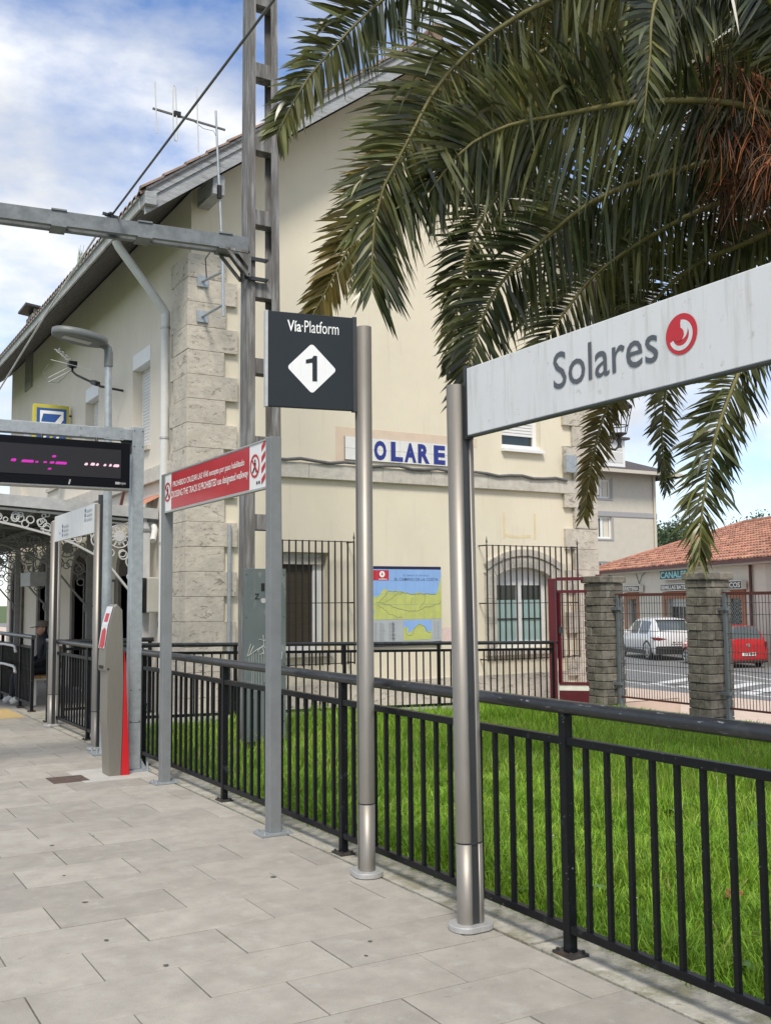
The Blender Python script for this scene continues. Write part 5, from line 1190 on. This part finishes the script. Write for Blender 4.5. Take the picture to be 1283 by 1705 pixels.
# ------------------------------------------------------------------ street background
def car(name, label, loc, rz, paint, L, W, H, suv, dia):
    t = local(name, label, 'car', loc, rz, 'cars parked across the street')
    hw = W/2; r_ = dia/2; gc = .24 if suv else .17
    # stations from the tail: x, half width, sill, belt, roof half width, roof height, side band kind, top band kind (p paint, g glass)
    if suv:
        zb = H*.63
        S = [(0,.80,.42,zb*.72,.60,zb*.76),(.05,.90,gc+.1,zb*.86,.72,zb*.92),(.14,.96,gc,zb*.95,.76,zb*1.10),(.36,.99,gc,zb*.98,.73,H*.84),(.62,1.0,gc,zb*.985,.71,H*.95),(.72,1.0,gc,zb*.985,.71,H*.975),(1.0,1.0,gc,zb*.98,.70,H*.99),(1.7,1.0,gc,zb*.97,.70,H),(1.8,1.0,gc,zb*.97,.70,H),(2.35,1.0,gc,zb*.96,.69,H*.985),(2.6,1.0,gc,zb*.955,.68,H*.955),(3.45,.99,gc,zb*.93,.72,zb*1.02),(3.9,.96,gc,zb*.86,.70,zb*.92),(4.3,.88,gc+.05,zb*.74,.62,zb*.78),(L,.70,gc+.16,zb*.56,.5,zb*.58)]
        side = 'ppppppggpggppp'; top = 'ppggpppppppgppp'
        side = ['p','p','p','p','p','g','g','p','g','g','p','p','p','p']; top = ['p','p','g','g','p','p','p','p','p','p','g','p','p','p']
    else:
        zb = H*.62
        S = [(0,.82,.36,zb*.80,.66,zb*.86),(.04,.92,gc+.06,zb*.93,.76,zb*1.0),(.10,.97,gc,zb*.97,.78,zb*1.08),(.26,.99,gc,zb*.985,.74,H*.86),(.42,1.0,gc,zb*.985,.72,H*.955),(.52,1.0,gc,zb*.985,.72,H*.975),(.75,1.0,gc,zb*.98,.71,H*.99),(1.45,1.0,gc,zb*.97,.71,H),(1.55,1.0,gc,zb*.97,.71,H),(2.0,1.0,gc,zb*.965,.70,H*.98),(2.15,1.0,gc,zb*.96,.69,H*.955),(2.9,.98,gc,zb*.93,.72,zb*1.02),(3.3,.95,gc,zb*.84,.70,zb*.89),(3.55,.86,gc+.05,zb*.70,.6,zb*.74),(L,.70,gc+.14,zb*.54,.5,zb*.56)]
        side = ['p','p','p','p','p','g','g','p','g','g','p','p','p','p']; top = ['p','p','g','g','p','p','p','p','p','p','g','p','p','p']
    def prof(x_,w_,z0,z1,wr,zr):
        h_ = hw*w_; k = hw*wr
        half = [(0,z0),(h_*.88,z0),(h_*.97,z0+.10),(h_*1.0,z0+(z1-z0)*.45),(h_*.995,z0+(z1-z0)*.8),(h_*.965,z1),(k+(h_*.965-k)*.25,z1+(zr-z1)*.80),(k*.92,z1+(zr-z1)*.97),(k*.5,zr+.015),(0,zr+.02)]
        return [(x_,a,b) for a,b in half]
    R_ = [prof(*q) for q in S]; np_ = 10; body = MB(); glass = MB()
    for i in range(len(S)-1):
        for j in range(np_-1):
            kind = side[i] if j == 5 else (top[i] if j >= 7 else 'p')
            tgt = glass if kind == 'g' else body
            for sg_ in (1,-1):
                q = [R_[i][j],R_[i+1][j],R_[i+1][j+1],R_[i][j+1]]; tgt.add([(a,b*sg_,c) for a,b,c in q], [(0,1,2,3) if sg_ > 0 else (3,2,1,0)], True)
    for e in (0,-1):
        body.add([(a,b,c) for a,b,c in R_[e]]+[(a,-b,c) for a,b,c in R_[e][-2:0:-1]], [tuple(range(18))])
    for mb_,nm,mt in ((body,'body',paint),(glass,'windows',cargl_m)):
        o = mb_.build(nm, mt, t)
        bm = bmesh.new(); bm.from_mesh(o.data); bmesh.ops.remove_doubles(bm, verts=bm.verts, dist=.001); bmesh.ops.recalc_face_normals(bm, faces=bm.faces); bm.to_mesh(o.data); bm.free()
    for s in (-1,1):
        xm_ = S[11][0]-.45
        MB().obox((xm_,s*(hw+.07),zb*1.02),(1,0,0),(0,1,0),(0,0,1),.06,.10,.07).build('mirror', paint, t, .03)
        if suv: m = MB(); m.add([(.035,s*hw*.40,zb*.80),(.02,s*hw*.80,zb*.86),(.14,s*hw*.99,zb*.865),(.42,s*hw*1.012,zb*.86),(.14,s*hw*.995,zb*.775),(.02,s*hw*.80,zb*.75)], [(0,1,5),(1,2,4,5),(2,3,4)])
        else: m = MB(); m.add([(.03,s*hw*.74,zb*.97),(.05,s*hw*.92,zb*.99),(.22,s*hw*1.01,zb*.90),(.12,s*hw*1.0,zb*.64),(.02,s*hw*.80,zb*.66)], [(0,1,2,3,4)])
        o = m.build('tail_lamp', tail_m, t); o.location.x = -.03
        if suv: MB().box(.95,L-1.0,s*hw*.98-.02,s*hw*.98+.025,gc-.01,gc+.16).build('side_skirt', carb_m, t)
    m = MB(); m.box(-.02,.16,-hw*.90,hw*.90,gc+.02,gc+(.34 if suv else .10)); m.build('rear_bumper', carb_m, t, .03)
    zpl = zb*.62 if suv else gc+.26
    MB().box(-.034,-.005,-.26,.26,zpl,zpl+.115).build('number_plate', platew_m, t)
    m = MB()
    for k in range(6): m.box(-.038,-.0345,-.20+k*.068,-.165+k*.068,zpl+.03,zpl+.085)
    m.build('plate_marks', platetx, t)
    if suv: m = MB(); m.bar((.60,-hw*.64,H*.955),(.60,hw*.64,H*.955),.22,.03); m.build('roof_spoiler', paint, t)
    else: MB().disc((.0,0,zb*.86),(1,0,0),.065,.03,16).build('badge', rim_m, t)
    for x_ in (.80 if suv else .62, L-.88 if suv else L-.72):
        for s in (-1,1):
            w_ = MB(); w_.ring((x_,s*(hw-.10),r_),(0,1,0),r_*.76,r_*.24,26,8); wo = w_.build('wheel', tyre_m, t)
            m = MB(); m.disc((x_,s*(hw-.02),r_),(0,1,0),.06,.05,12)
            for k in range(5):
                a = k*2*math.pi/5+.3
                for da in (-.13,.13): m.bar((x_+.05*math.cos(a),s*(hw-.015),r_+.05*math.sin(a)),(x_+r_*.66*math.cos(a+da),s*(hw-.005),r_+r_*.66*math.sin(a+da)),.03,.035)
            m.ring((x_,s*(hw-.015),r_),(0,1,0),r_*.68,.02,24,6); m.build('rim', rim_m, wo)
            MB().disc((x_,s*(hw-.075),r_),(0,1,0),r_*.70,.11,20).build('hub', carb_m, wo)
            m = MB(); n2 = 16; e0, e1_ = r_*.6, r_*(1.20 if suv else 1.10)
            for i in range(n2):
                a0, a1 = R(-20)+R(220)*i/n2, R(-20)+R(220)*(i+1)/n2
                m.add([(x_+e*math.cos(a),s*(hw+.004),r_+e*math.sin(a)) for e,a in ((e0*1.62,a0),(e1_,a0),(e1_,a1),(e0*1.62,a1))]+[(x_+e*math.cos(a),s*(hw-.12),r_+e*math.sin(a)) for e,a in ((e0*1.62,a0),(e1_,a0),(e1_,a1),(e0*1.62,a1))], [(0,1,2,3),(0,4,5,1),(1,5,6,2),(2,6,7,3),(3,7,4,0)])
            m.build('wheel_arch', carb_m, t)
    return t
hdg = math.atan2(.923,.384)
sv = Vector((.384,.923,0)); pv = Vector((.923,-.384,0))
c0 = Vector((29.99,30.39,-.9))+pv*.93-sv*.78
car('parked_suv', 'white parked sport utility car seen from behind across the street', tuple(c0), hdg, carw_m, 4.55, 1.86, 1.70, True, .72)
c1 = Vector((29.25,24.72,-.9))-sv*.0
car('parked_hatchback', 'small red parked hatchback partly hidden by a stone pillar', tuple(c1), hdg+R(3), carr_m, 3.75, 1.66, 1.50, False, .60)

# hardware shop: local x runs right along its front, y into the building
cs = local('shop_building', 'low cream shop with orange tiled roof and CANALES sign across street', 'building', (32.76,29.24,-.9), math.atan2(-.923,-.384))
def cm(mb, name, mat, par=None, **k): return mb.build(name, mat, par or cs, **k)
DH = [(-9.75,-8.5,.0,2.45),(-4.95,-2.75,.0,2.45),(.35,2.3,.0,2.45)]
m = MB(); holes_wall(m, -13.9, 12, 0, lambda u: 3.8, DH, lambda u,z: (u,0,z))
for h in DH: reveal(m, h, lambda u,z: (u,0,z), lambda u,z: (u,.35,z))
m.add([(-13.9,0,0),(-13.9,11,0),(-13.9,11,3.8),(-13.9,0,3.8)], [(0,1,2,3)]); m.add([(12,0,0),(12,11,0),(12,11,3.8),(12,0,3.8)], [(0,1,2,3)]); cm(m,'wall',cream2_m)
cm(MB().box(4.2,12,-.03,-.002,0,3.7),'white_wall_panel',greyw_m)
for i,h in enumerate(DH):
    a,b,c,d = h
    o = cm(MB().box(a-.28,a-.002,-.06,.05,0,2.45).box(b+.002,b+.28,-.06,.05,0,2.45).box(a-.28,b+.28,-.06,.05,2.452,2.78),'door_surround',orange_m)
    cm(MB().box(a,b,.28,.32,0,2.45),'door',glass_m)
    g_ = MB()
    if i != 1:
        k = a-1.5
        while k < b:
            for s in (1,-1):
                z_ = 0
                x0 = max(k,a); x1 = min(k+2.45,b)
                if x1 > x0:
                    za = (x0-k) if s > 0 else 2.45-(x0-k); zb_ = (x1-k) if s > 0 else 2.45-(x1-k)
                    if abs(za-zb_) > .05: g_.bar((x0,.20,za),(x1,.20,zb_),.012,.012)
            k += .16
    else:
        for k in range(5): g_.bar((a+.4*k+.2,.2,0),(a+.4*k+.2,.2,2.3),.05,.05)
        g_.box(a,b,.15,.25,2.1,2.45)
    cm(g_,'security_grille',rim_m,o)
def sign(name, x0, x1, z0, z1, txt, bmat, tmat, ht):
    o = cm(MB().box(x0,x1,-.28,-.08,z0,z1),name,signw_m); cm(MB().box(x0+.03,x1-.03,-.286,-.281,z0+.03,z1-.03),'sign_face',bmat,o)
    text(txt, tmat, o, (x0+.10,-.286,z0+.07), (1,0,0), (0,0,1), x1-x0-.2, z1-z0-.14, off=.03, lift=.006)
sign('sign_box',-4.95,-1.95,3.30,3.74,'CANALES',signdark_m,cyan_m,.3)
sign('sign_box',-9.85,-7.45,2.80,3.12,'FERRETERIA',signdark_m,signw_m,.2); sign('sign_box',-4.9,-1.35,2.80,3.12,'SEMILLAS BATERIAS',signdark_m,signw_m,.2); sign('sign_box',.1,2.8,2.80,3.14,'ELECTRICOS',signdark_m,signw_m,.2)
for x_ in (-12.0,3.15): cm(MB().tube([(x_,-.09,3.85),(x_,-.09,0)], .06, 8),'downpipe',gutter_m)
cm(MB().box(-14.4,12.4,-.52,-.40,3.80,3.93),'gutter',gutter_m); cm(MB().box(-14.38,12.4,-.40,-.002,3.72,3.80),'eave_board',greyw_m)
cm(MB().tube([(-8.4,-.05,3.7),(-8.0,-.06,3.2),(-7.6,-.05,3.6),(-7.2,-.05,3.72)], .018, 5),'cable',lead_m)
m = MB(); zr, ye_ = 6.15, 5.6
m.add([(-14.4,-.48,3.90),(12.4,-.48,3.90),(12.4,ye_,zr),(-8.3,ye_,zr)], [(0,1,2,3)]); m.add([(-14.4,-.48,3.90),(-8.3,ye_,zr),(-14.4,11.7,3.9)], [(0,1,2)]); m.add([(12.4,11.7,3.9),(12.4,ye_,zr),(-8.3,ye_,zr),(-14.4,11.7,3.9)], [(0,1,2,3)])
rf_ = cm(m,'roof',otile_m)
m = MB(); x = -14.35; sy = ye_+.48; sz = zr-3.90
g9 = random.Random(5)
while x < 12.3:
    lim = 1.0 if x > -8.3 else max(0,(x+14.4)/6.1)
    k = 0
    while k*.065 < lim:
        t0, t1 = k*.065, min((k+1.12)*.065, lim); r0_, r1_ = .125, .10
        dz = g9.uniform(-.015,.02); vs_ = []
        for tt,rr_,lift in ((t0,r0_,.045+dz),(t1,r1_,.0)):
            for i in range(5):
                a = math.pi*i/4; vs_.append((x+.12-rr_*math.cos(a), -.50+sy*tt, 3.90+sz*tt+lift+rr_*.6*math.sin(a)))
        m.add(vs_, [(i,i+1,6+i,5+i) for i in range(4)]+[(0,1,2,3,4)]); k += 1
    x += .25
cm(m,'roof_tiles',otile_m,rf_,kind='stuff')
m = MB(); m.tube([(-14.4,-.48,3.98),(-8.3,ye_,zr+.06)], .12, 8); m.tube([(-8.3,ye_,zr+.06),(12.4,ye_,zr+.06)], .12, 8); cm(m,'ridge_tiles',otile_m,rf_)
# rendered block behind
gbld = thing('apartment_block', 'grey beige apartment block with dark hipped roof and dormer behind shop', 'building', (44,55,-1))
GHs = [(45.0,46.55,5.5,6.95),(45.0,46.55,8.15,9.4),(40.5,42.0,5.5,6.95),(40.5,42.0,8.15,9.4),(45.0,46.55,2.6,4.0)]
m = MB(); holes_wall(m, 34, 50.6, -1, lambda u: 10.0, GHs, lambda u,z: (u,50,z))
for h in GHs: reveal(m, h, lambda u,z: (u,50,z), lambda u,z: (u,50.3,z))
m.add([(50.6,50,-1),(50.6,62,-1),(50.6,62,10),(50.6,50,10)], [(0,1,2,3)]); m.add([(34,50,-1),(34,62,-1),(34,62,10),(34,50,10)], [(0,1,2,3)]); m.build('wall', greyw_m, gbld)
MB().box(34,50.62,49.95,49.998,6.98,7.3).build('band', band_m, gbld); MB().tube([(50.35,49.9,9.8),(50.35,49.9,-.9)], .09, 8).build('downpipe', greyw_m, gbld)
for h in GHs:
    a,b,c,d = h; w = MB().box(a,b,50.15,50.25,c,c+.12).box(a,b,50.15,50.25,d-.12,d).box(a,a+.12,50.15,50.25,c+.12,d-.12).box(b-.12,b,50.15,50.25,c+.12,d-.12).box((a+b)/2-.1,(a+b)/2+.1,50.15,50.25,c+.12,d-.12).build('window', frame_m, gbld)
    MB().box(a+.12,b-.12,50.2,50.22,c+.12,d-.12).build('pane', glass_m, w); MB().box(a+.15,a+.55,50.19,50.199,c+.12,d-.12).box(b-.6,b-.15,50.19,50.199,c+.12,d-.12).build('curtain', cream2_m, w)
    MB().box(a-.12,b+.12,49.96,49.998,c-.12,c-.002).box(b+.002,b+.14,49.97,49.998,c,d+.1).build('surround', band_m, w)
m = MB(); E0, E1x, F0, F1y = 32.8, 51.9, 48.9, 63.1; rz_ = 9.95+7.1*.42; m.add([(E0,F0,9.95),(E1x,F0,9.95),(E1x,F1y,9.95),(E0,F1y,9.95),(E0+7.1,56,rz_),(E1x-7.1,56,rz_)], [(0,1,5,4),(1,2,5),(2,3,4,5),(3,0,4),(0,3,2,1)]); rr2 = m.build('roof', slateroof_m, gbld)
MB().box(E0,E1x,F0-.12,F0-.002,9.75,9.97).build('eave', greyw_m, gbld); MB().box(E1x+.002,E1x+.12,F0,F1y,9.72,9.99).build('eave', slateroof_m, gbld)
dm = MB().box(44.0,47.5,49.6,52.5,10.2,12.05).build('dormer', frame_m, rr2)
for a,b in ((44.2,45.65),(45.85,47.3)): MB().box(a,b,49.58,49.598,10.5,11.2).build('pane', alu_m, dm); MB().box(a,b,49.58,49.598,11.3,11.9).build('pane', alu_m, dm)
MB().box(43.8,47.7,49.3,53,12.052,12.2).build('dormer_roof', slateroof_m, dm)
# trees behind the houses
def tree(label, loc, h, w, seed, n=6500):
    g = np.random.default_rng(seed); r_ = random.Random(seed)
    t = thing('broadleaf_tree', label, 'tree', loc, 'trees beyond the houses'); x, y, z = loc
    m = MB(); m.tube([(x,y,z),(x+.1,y,z+h*.3),(x-.1,y+.1,z+h*.6),(x,y,z+h*.85)], [h*.03,h*.024,h*.015,h*.006], 8)
    for k in range(7):
        a = r_.uniform(0,6.28); z0 = z+h*r_.uniform(.3,.65); l = w*r_.uniform(.3,.5); m.tube([(x,y,z0),(x+l*.5*math.cos(a),y+l*.5*math.sin(a),z0+h*.1),(x+l*math.cos(a),y+l*math.sin(a),z0+h*.2)], [h*.012,h*.008,h*.003], 5)
    m.build('trunk', bark_m, t)
    cl = [(r_.gauss(0,.28)*w, r_.gauss(0,.28)*w, h*r_.uniform(.42,.98)) for _ in range(26)]
    cl = [(a*(1.25-c/h*.75),b*(1.25-c/h*.75),c) for a,b,c in cl]
    idx = g.integers(0,len(cl),n); C_ = np.array(cl)[idx]+g.normal(0,1,(n,3))*np.array([w*.085,w*.085,h*.045])+np.array(loc)
    s = g.uniform(.07,.17,n)*h/9; d1 = g.normal(0,1,(n,3)); d1 /= np.linalg.norm(d1,axis=1)[:,None]; d2 = np.cross(d1,g.normal(0,1,(n,3))); d2 /= np.linalg.norm(d2,axis=1)[:,None]
    V = np.stack([C_-d1*s[:,None],C_+d2*s[:,None]*.6,C_+d1*s[:,None],C_-d2*s[:,None]*.6],1).reshape(-1,3); q = np.arange(n*4).reshape(-1,4)
    np_mesh('crown', V, q, np.zeros((0,3),int), treeleaf_m, t)
tree('slender tree rising beyond the red roof beside the apartment block', (63.0,60.0,-1), 8.9, 5, 1); tree('rounded tree half hidden behind the shop roof ridge', (70,66,-1), 9.1, 6, 2); tree('far tree showing as a sparse tuft above the shop roof', (84,70,-1), 10.6, 6, 3, 2400); tree('tall tree peeping over the dark apartment roof', (59,70,-1), 15.9, 6, 4)

# ------------------------------------------------------------------ palm
pm = thing('palm_tree', 'large date palm with long arching drooping fronds over the lawn', 'tree', (6.6,4.57,-.05))
m = MB(); zt_ = 4.3; pts, rs = [], []
for i in range(40):
    z_ = -.1+zt_*i/39; pts.append((6.62+.03*math.sin(z_),4.57,z_)); rs.append(.33+.05*math.exp(-z_*2)+(.03 if i % 2 else -.015)+(.10*max(0,(z_-3.3))))
m.tube(pts, rs, 14, True, False); m.build('trunk', trunk_m, pm)
m = MB(); k = 0
while k < 520:
    z_ = .0+k*.0083; a = k*2.39996; rr0 = .345+.10*max(0,z_-3.3)
    c_, s_ = math.cos(a), math.sin(a); x_, y_ = 6.62+.03*math.sin(z_), 4.57; w_ = .075
    P4 = lambda d, o, h: (x_+c_*(rr0+d)-s_*o, y_+s_*(rr0+d)+c_*o, z_+h)
    m.add([P4(-.05,-w_,-.06),P4(-.05,w_,-.06),P4(.035,w_*.8,.10),P4(.035,-w_*.8,.10),P4(-.06,-w_*.8,.13),P4(-.06,w_*.8,.13)], [(0,1,2,3),(3,2,5,4),(0,3,4),(1,5,2)]); k += 1
m.build('leaf_bases', trunk_m, pm, kind='stuff')
m = MB(); m.tube([(6.6,4.57,4.1),(6.6,4.57,4.5),(6.6,4.57,4.85)], [.42,.34,.12], 12); m.build('crown_shaft', husk_m, pm)
def frond(P, mat, lmax=.62, step=.0125, seed=0, droop=.22, start=.16, tilt=25, low=1.0, face=(.52,.85,.05)):
    """arching frond: midrib through P, leaflets in two ranks; the blade is twisted so that its flat side looks along face, tipped by tilt"""
    g = np.random.default_rng(seed)
    P = np.array(P, float); face = np.array(face)/np.linalg.norm(face)
    Q = np.vstack([2*P[0]-P[1],P,2*P[-1]-P[-2]]); pts = []
    for i in range(1,len(Q)-2):
        p0,p1,p2,p3 = Q[i-1:i+3]
        for t in np.linspace(0,1,14,endpoint=False): pts.append(.5*((2*p1)+(-p0+p2)*t+(2*p0-5*p1+4*p2-p3)*t*t+(-p0+3*p1-3*p2+p3)*t**3))
    pts.append(P[-1]); pts = np.array(pts)
    d = np.r_[0,np.cumsum(np.linalg.norm(np.diff(pts,axis=0),axis=1))]; Lf = d[-1]
    def at(s): return np.stack([np.interp(s,d,pts[:,k]) for k in range(3)],-1)
    rp = at(np.linspace(0,Lf,26)); rr = [.030*(1-.9*(i/25))+.003 for i in range(26)]
    fo = MB().tube([tuple(p) for p in rp], rr, 6).build('frond', rach_m, pm)
    Vq, Qd = [], []; base = 0
    ns = int(Lf*(1-start)/step)
    for side in (-1,1):
        s = np.sort(Lf*(start+(1-start)*(np.arange(ns)+g.uniform(0,1,ns))/ns)); u = s/Lf
        B = at(s); T = at(np.minimum(s+.04,Lf))-at(np.maximum(s-.04,0)); T /= np.linalg.norm(T,axis=1)[:,None]
        Lt = np.cross(T,face); Lt /= np.linalg.norm(Lt,axis=1)[:,None]
        sg = 1 if Lt[len(Lt)//3][2] > 0 else -1        # one rank is the upper one all along the frond
        Lt *= sg
        F = face-T*(T@face)[:,None]; F /= np.linalg.norm(F,axis=1)[:,None]
        ct, sn = math.cos(R(tilt)), math.sin(R(tilt))
        S = (Lt*ct-F*sn)*side; N = F*ct+Lt*sn
        l = lmax*np.interp(u,[0,.2,.32,.55,.8,1],[.25,.4,.85,1,.85,.42])*g.uniform(.72,1.12,ns)*(low if side < 0 else 1)
        fan = np.interp(u,[0,.85,1],[.35,.6,1.5])
        D = S*.95+T*fan[:,None]+N*g.normal(0,.2,ns)[:,None]+g.normal(0,.085,(ns,3)); D /= np.linalg.norm(D,axis=1)[:,None]
        w = .0115*g.uniform(.75,1.3,ns); K = 5; p = B.copy(); rows = []
        roll = g.normal(0,.55,ns)[:,None]
        dr = (droop*g.uniform(.3,1.6,ns)+np.where(g.random(ns) < .07, .9, 0))[:,None]
        for k in range(K):
            wd = np.cross(D,N); wd /= np.maximum(np.linalg.norm(wd,axis=1)[:,None],1e-6); wd = wd*np.cos(roll)+N*np.sin(roll)
            prof = [.3,1,1,.72,.05][k]
            rows.append(p-wd*(w*prof)[:,None]); rows.append(p+wd*(w*prof)[:,None])
            p = p+D*(l/(K-1))[:,None]
            D = D+np.array([0,0,-1.])*dr*.5; D /= np.linalg.norm(D,axis=1)[:,None]
        V = np.stack(rows,1); Vq.append(V.reshape(-1,3))
        b = base+np.arange(ns)[:,None]*(2*K)
        for k in range(K-1): Qd.append(b+np.array([2*k,2*k+1,2*k+3,2*k+2]))
        base += ns*2*K
    o = np_mesh('leaflets', np.concatenate(Vq), np.concatenate(Qd), np.zeros((0,3),int), mat, fo, smooth=True); o['kind'] = 'stuff'
    return fo
FR = [
(palm_m,.55,[(6.55,4.57,4.67),(5.53,4.66,6.28),(4.30,5.15,6.21),(3.71,5.47,5.93),(3.31,5.68,5.60),(2.98,5.80,5.20),(2.81,5.86,4.94),(2.67,5.92,4.63)]),
(palm_m,.66,[(6.55,4.57,4.67),(5.39,4.56,5.74),(4.51,4.74,5.61),(3.88,4.91,5.27),(3.45,5.09,4.85),(3.20,5.17,4.37),(3.09,5.26,4.11),(3.05,5.31,3.88),(3.05,5.35,3.49)]),
(palmy_m,.55,[(6.55,4.57,4.67),(5.33,5.07,5.64),(4.34,5.56,5.38),(3.76,5.96,4.82),(3.43,6.21,4.20),(3.28,6.34,3.84),(3.17,6.43,3.59)]),
(palm_m,.72,[(6.55,4.56,4.75),(5.77,4.64,5.01),(4.92,4.80,4.92),(4.19,4.91,4.69),(3.84,5.00,4.57),(3.56,5.07,4.38),(3.39,5.20,4.12)]),
(palm_m,.60,[(6.55,4.57,4.67),(6.01,4.99,4.83),(5.55,5.27,4.73),(5.18,5.50,4.58),(4.92,5.67,4.39),(4.54,5.94,3.96),(4.39,6.06,3.61),(4.29,6.17,3.12)]),
(palm_m,.60,[(6.55,4.58,4.58),(6.38,5.02,4.70),(6.06,5.45,4.59),(5.82,5.84,4.42),(5.61,6.10,4.22),(5.44,6.22,3.99),(5.17,6.43,3.51)]),
(palm_m,.60,[(6.56,4.59,4.49),(6.43,5.25,4.36),(6.30,5.69,4.28),(6.16,6.03,4.04),(5.79,6.30,3.45)]),
(palm_m,.52,[(6.55,4.57,4.67),(5.92,5.65,5.64),(5.48,6.16,5.53),(5.13,6.52,5.12),(4.87,6.72,4.69),(4.76,6.83,4.21),(4.72,6.93,3.51)]),
(palm_m,.36,[(6.55,4.57,4.67),(5.51,4.28,5.54),(4.64,4.10,5.45),(4.29,4.11,5.08),(4.23,4.12,4.70),(4.21,4.17,4.33)]),
(palmy_m,.33,[(6.56,4.59,4.49),(6.55,5.66,4.26),(6.35,6.29,3.82),(6.19,6.67,3.24),(6.10,6.78,2.77),(6.05,6.85,2.29)]),
(palm_m,.32,[(6.56,4.59,4.45),(7.00,5.85,4.33),(6.95,6.52,3.84),(6.91,6.72,3.20),(6.97,6.75,2.56)]),
(palm_m,.46,[(6.56,4.59,4.45),(6.10,4.68,3.90),(5.64,4.66,3.27),(5.40,4.74,2.72),(5.33,4.83,2.23),(5.32,4.88,1.83)]),
(palm_m,.62,[(6.55,4.57,4.67),(6.06,4.87,5.74),(5.61,5.32,6.22),(5.15,5.83,6.16),(4.85,6.15,5.79),(4.63,6.34,5.27)]),
(palm_m,.62,[(6.55,4.57,4.67),(6.30,5.19,5.68),(5.90,5.75,5.99),(5.55,6.30,6.00),(5.24,6.74,5.75),(5.04,6.92,5.18)]),
(palm_m,.60,[(6.55,4.57,4.67),(5.86,4.32,5.41),(5.21,4.22,5.58),(4.80,4.25,5.35),(4.57,4.30,4.99)]),
(palm_m,.55,[(6.55,4.58,4.58),(6.74,5.23,5.11),(6.71,5.81,5.27),(6.58,6.25,5.09),(6.47,6.60,4.68),(6.30,6.75,4.09)]),
(palm_m,.55,[(6.55,4.58,4.53),(6.87,5.18,4.77),(7.10,5.85,4.89),(7.15,6.31,4.66),(7.06,6.54,4.14)]),
]
LOW = {0:1.0,1:1.45,3:1.2,4:1.1,7:1.0,12:1.3,13:1.3}
for i,(mt,lm,P) in enumerate(FR): frond(P, mt, lm*.86, seed=20+i, low=LOW.get(i,1.0), tilt=(30 if i in (0,1,3) else 22))
# the rest of the crown
g = random.Random(12)
for i in range(12):
    az = R(-75+ (i % 12)*17+g.uniform(-6,6)) if i < 14 else R(g.uniform(-100,140)); el = R(g.uniform(25,82)); Lf = g.uniform(3.2,4.1)
    P = []; x, y, z = 6.6, 4.57, 4.6; e = el
    for k in range(7):
        P.append((x,y,z)); st_ = Lf/6; x += st_*math.cos(e)*math.cos(az); y += st_*math.cos(e)*math.sin(az); z += st_*math.sin(e); e -= R(g.uniform(16,24))
    frond(P, palm_m, .58, .024, seed=100+i, tilt=g.uniform(20,70), droop=.3, face=(math.sin(az)*.9+.2,-math.cos(az)*.9+.3,.25))
# orange fruit stalks with dry hanging strands
for si,P in enumerate(([(6.55,4.58,4.62),(5.88,4.71,4.91),(5.43,4.86,4.87)],[(6.55,4.57,4.71),(5.87,4.57,5.16),(5.41,4.71,5.24)],[(6.55,4.58,4.53),(6.11,4.69,4.87),(5.72,4.81,4.80)],[(6.6,4.6,4.5),(6.3,4.9,4.75),(5.95,5.1,4.62)],[(6.5,4.55,4.55),(6.05,4.5,4.72),(5.75,4.55,4.55)])):
    so = MB().tube([P[0],tuple((a+b)/2+(.05 if k==2 else 0) for k,(a,b) in enumerate(zip(P[0],P[1]))),P[1],tuple((a+b)/2+(.03 if k==2 else 0) for k,(a,b) in enumerate(zip(P[1],P[2]))),P[2]], [.055,.05,.045,.036,.02], 8).build('fruit_stalk', fruit_m, pm)
    for mt,nn,ll in ((fruit_m,70,.46),(husk_m,85,.6)):
        m = MB()
        for k in range(nn):
            t = g.uniform(.35,1.0); a, b = (P[0],P[1]) if t < .5 else (P[1],P[2]); tt = t*2 % 1 if t < 1 else 1
            q = Vector(a)*(1-tt)+Vector(b)*tt; d_ = Vector((g.uniform(-.6,.35),g.uniform(-.45,.45),g.uniform(-.25,.45))); l = ll*g.uniform(.5,1.1)
            pp = [q]
            for j in range(4):
                q = q+d_*l*.3; pp.append(q.copy()); d_ = d_+Vector((g.uniform(-.15,.15),g.uniform(-.15,.15),-.38))
            m.tube(pp, [.006,.005,.0045,.004,.002], 4, False)
        m.build('strands', mt, so, kind='stuff')
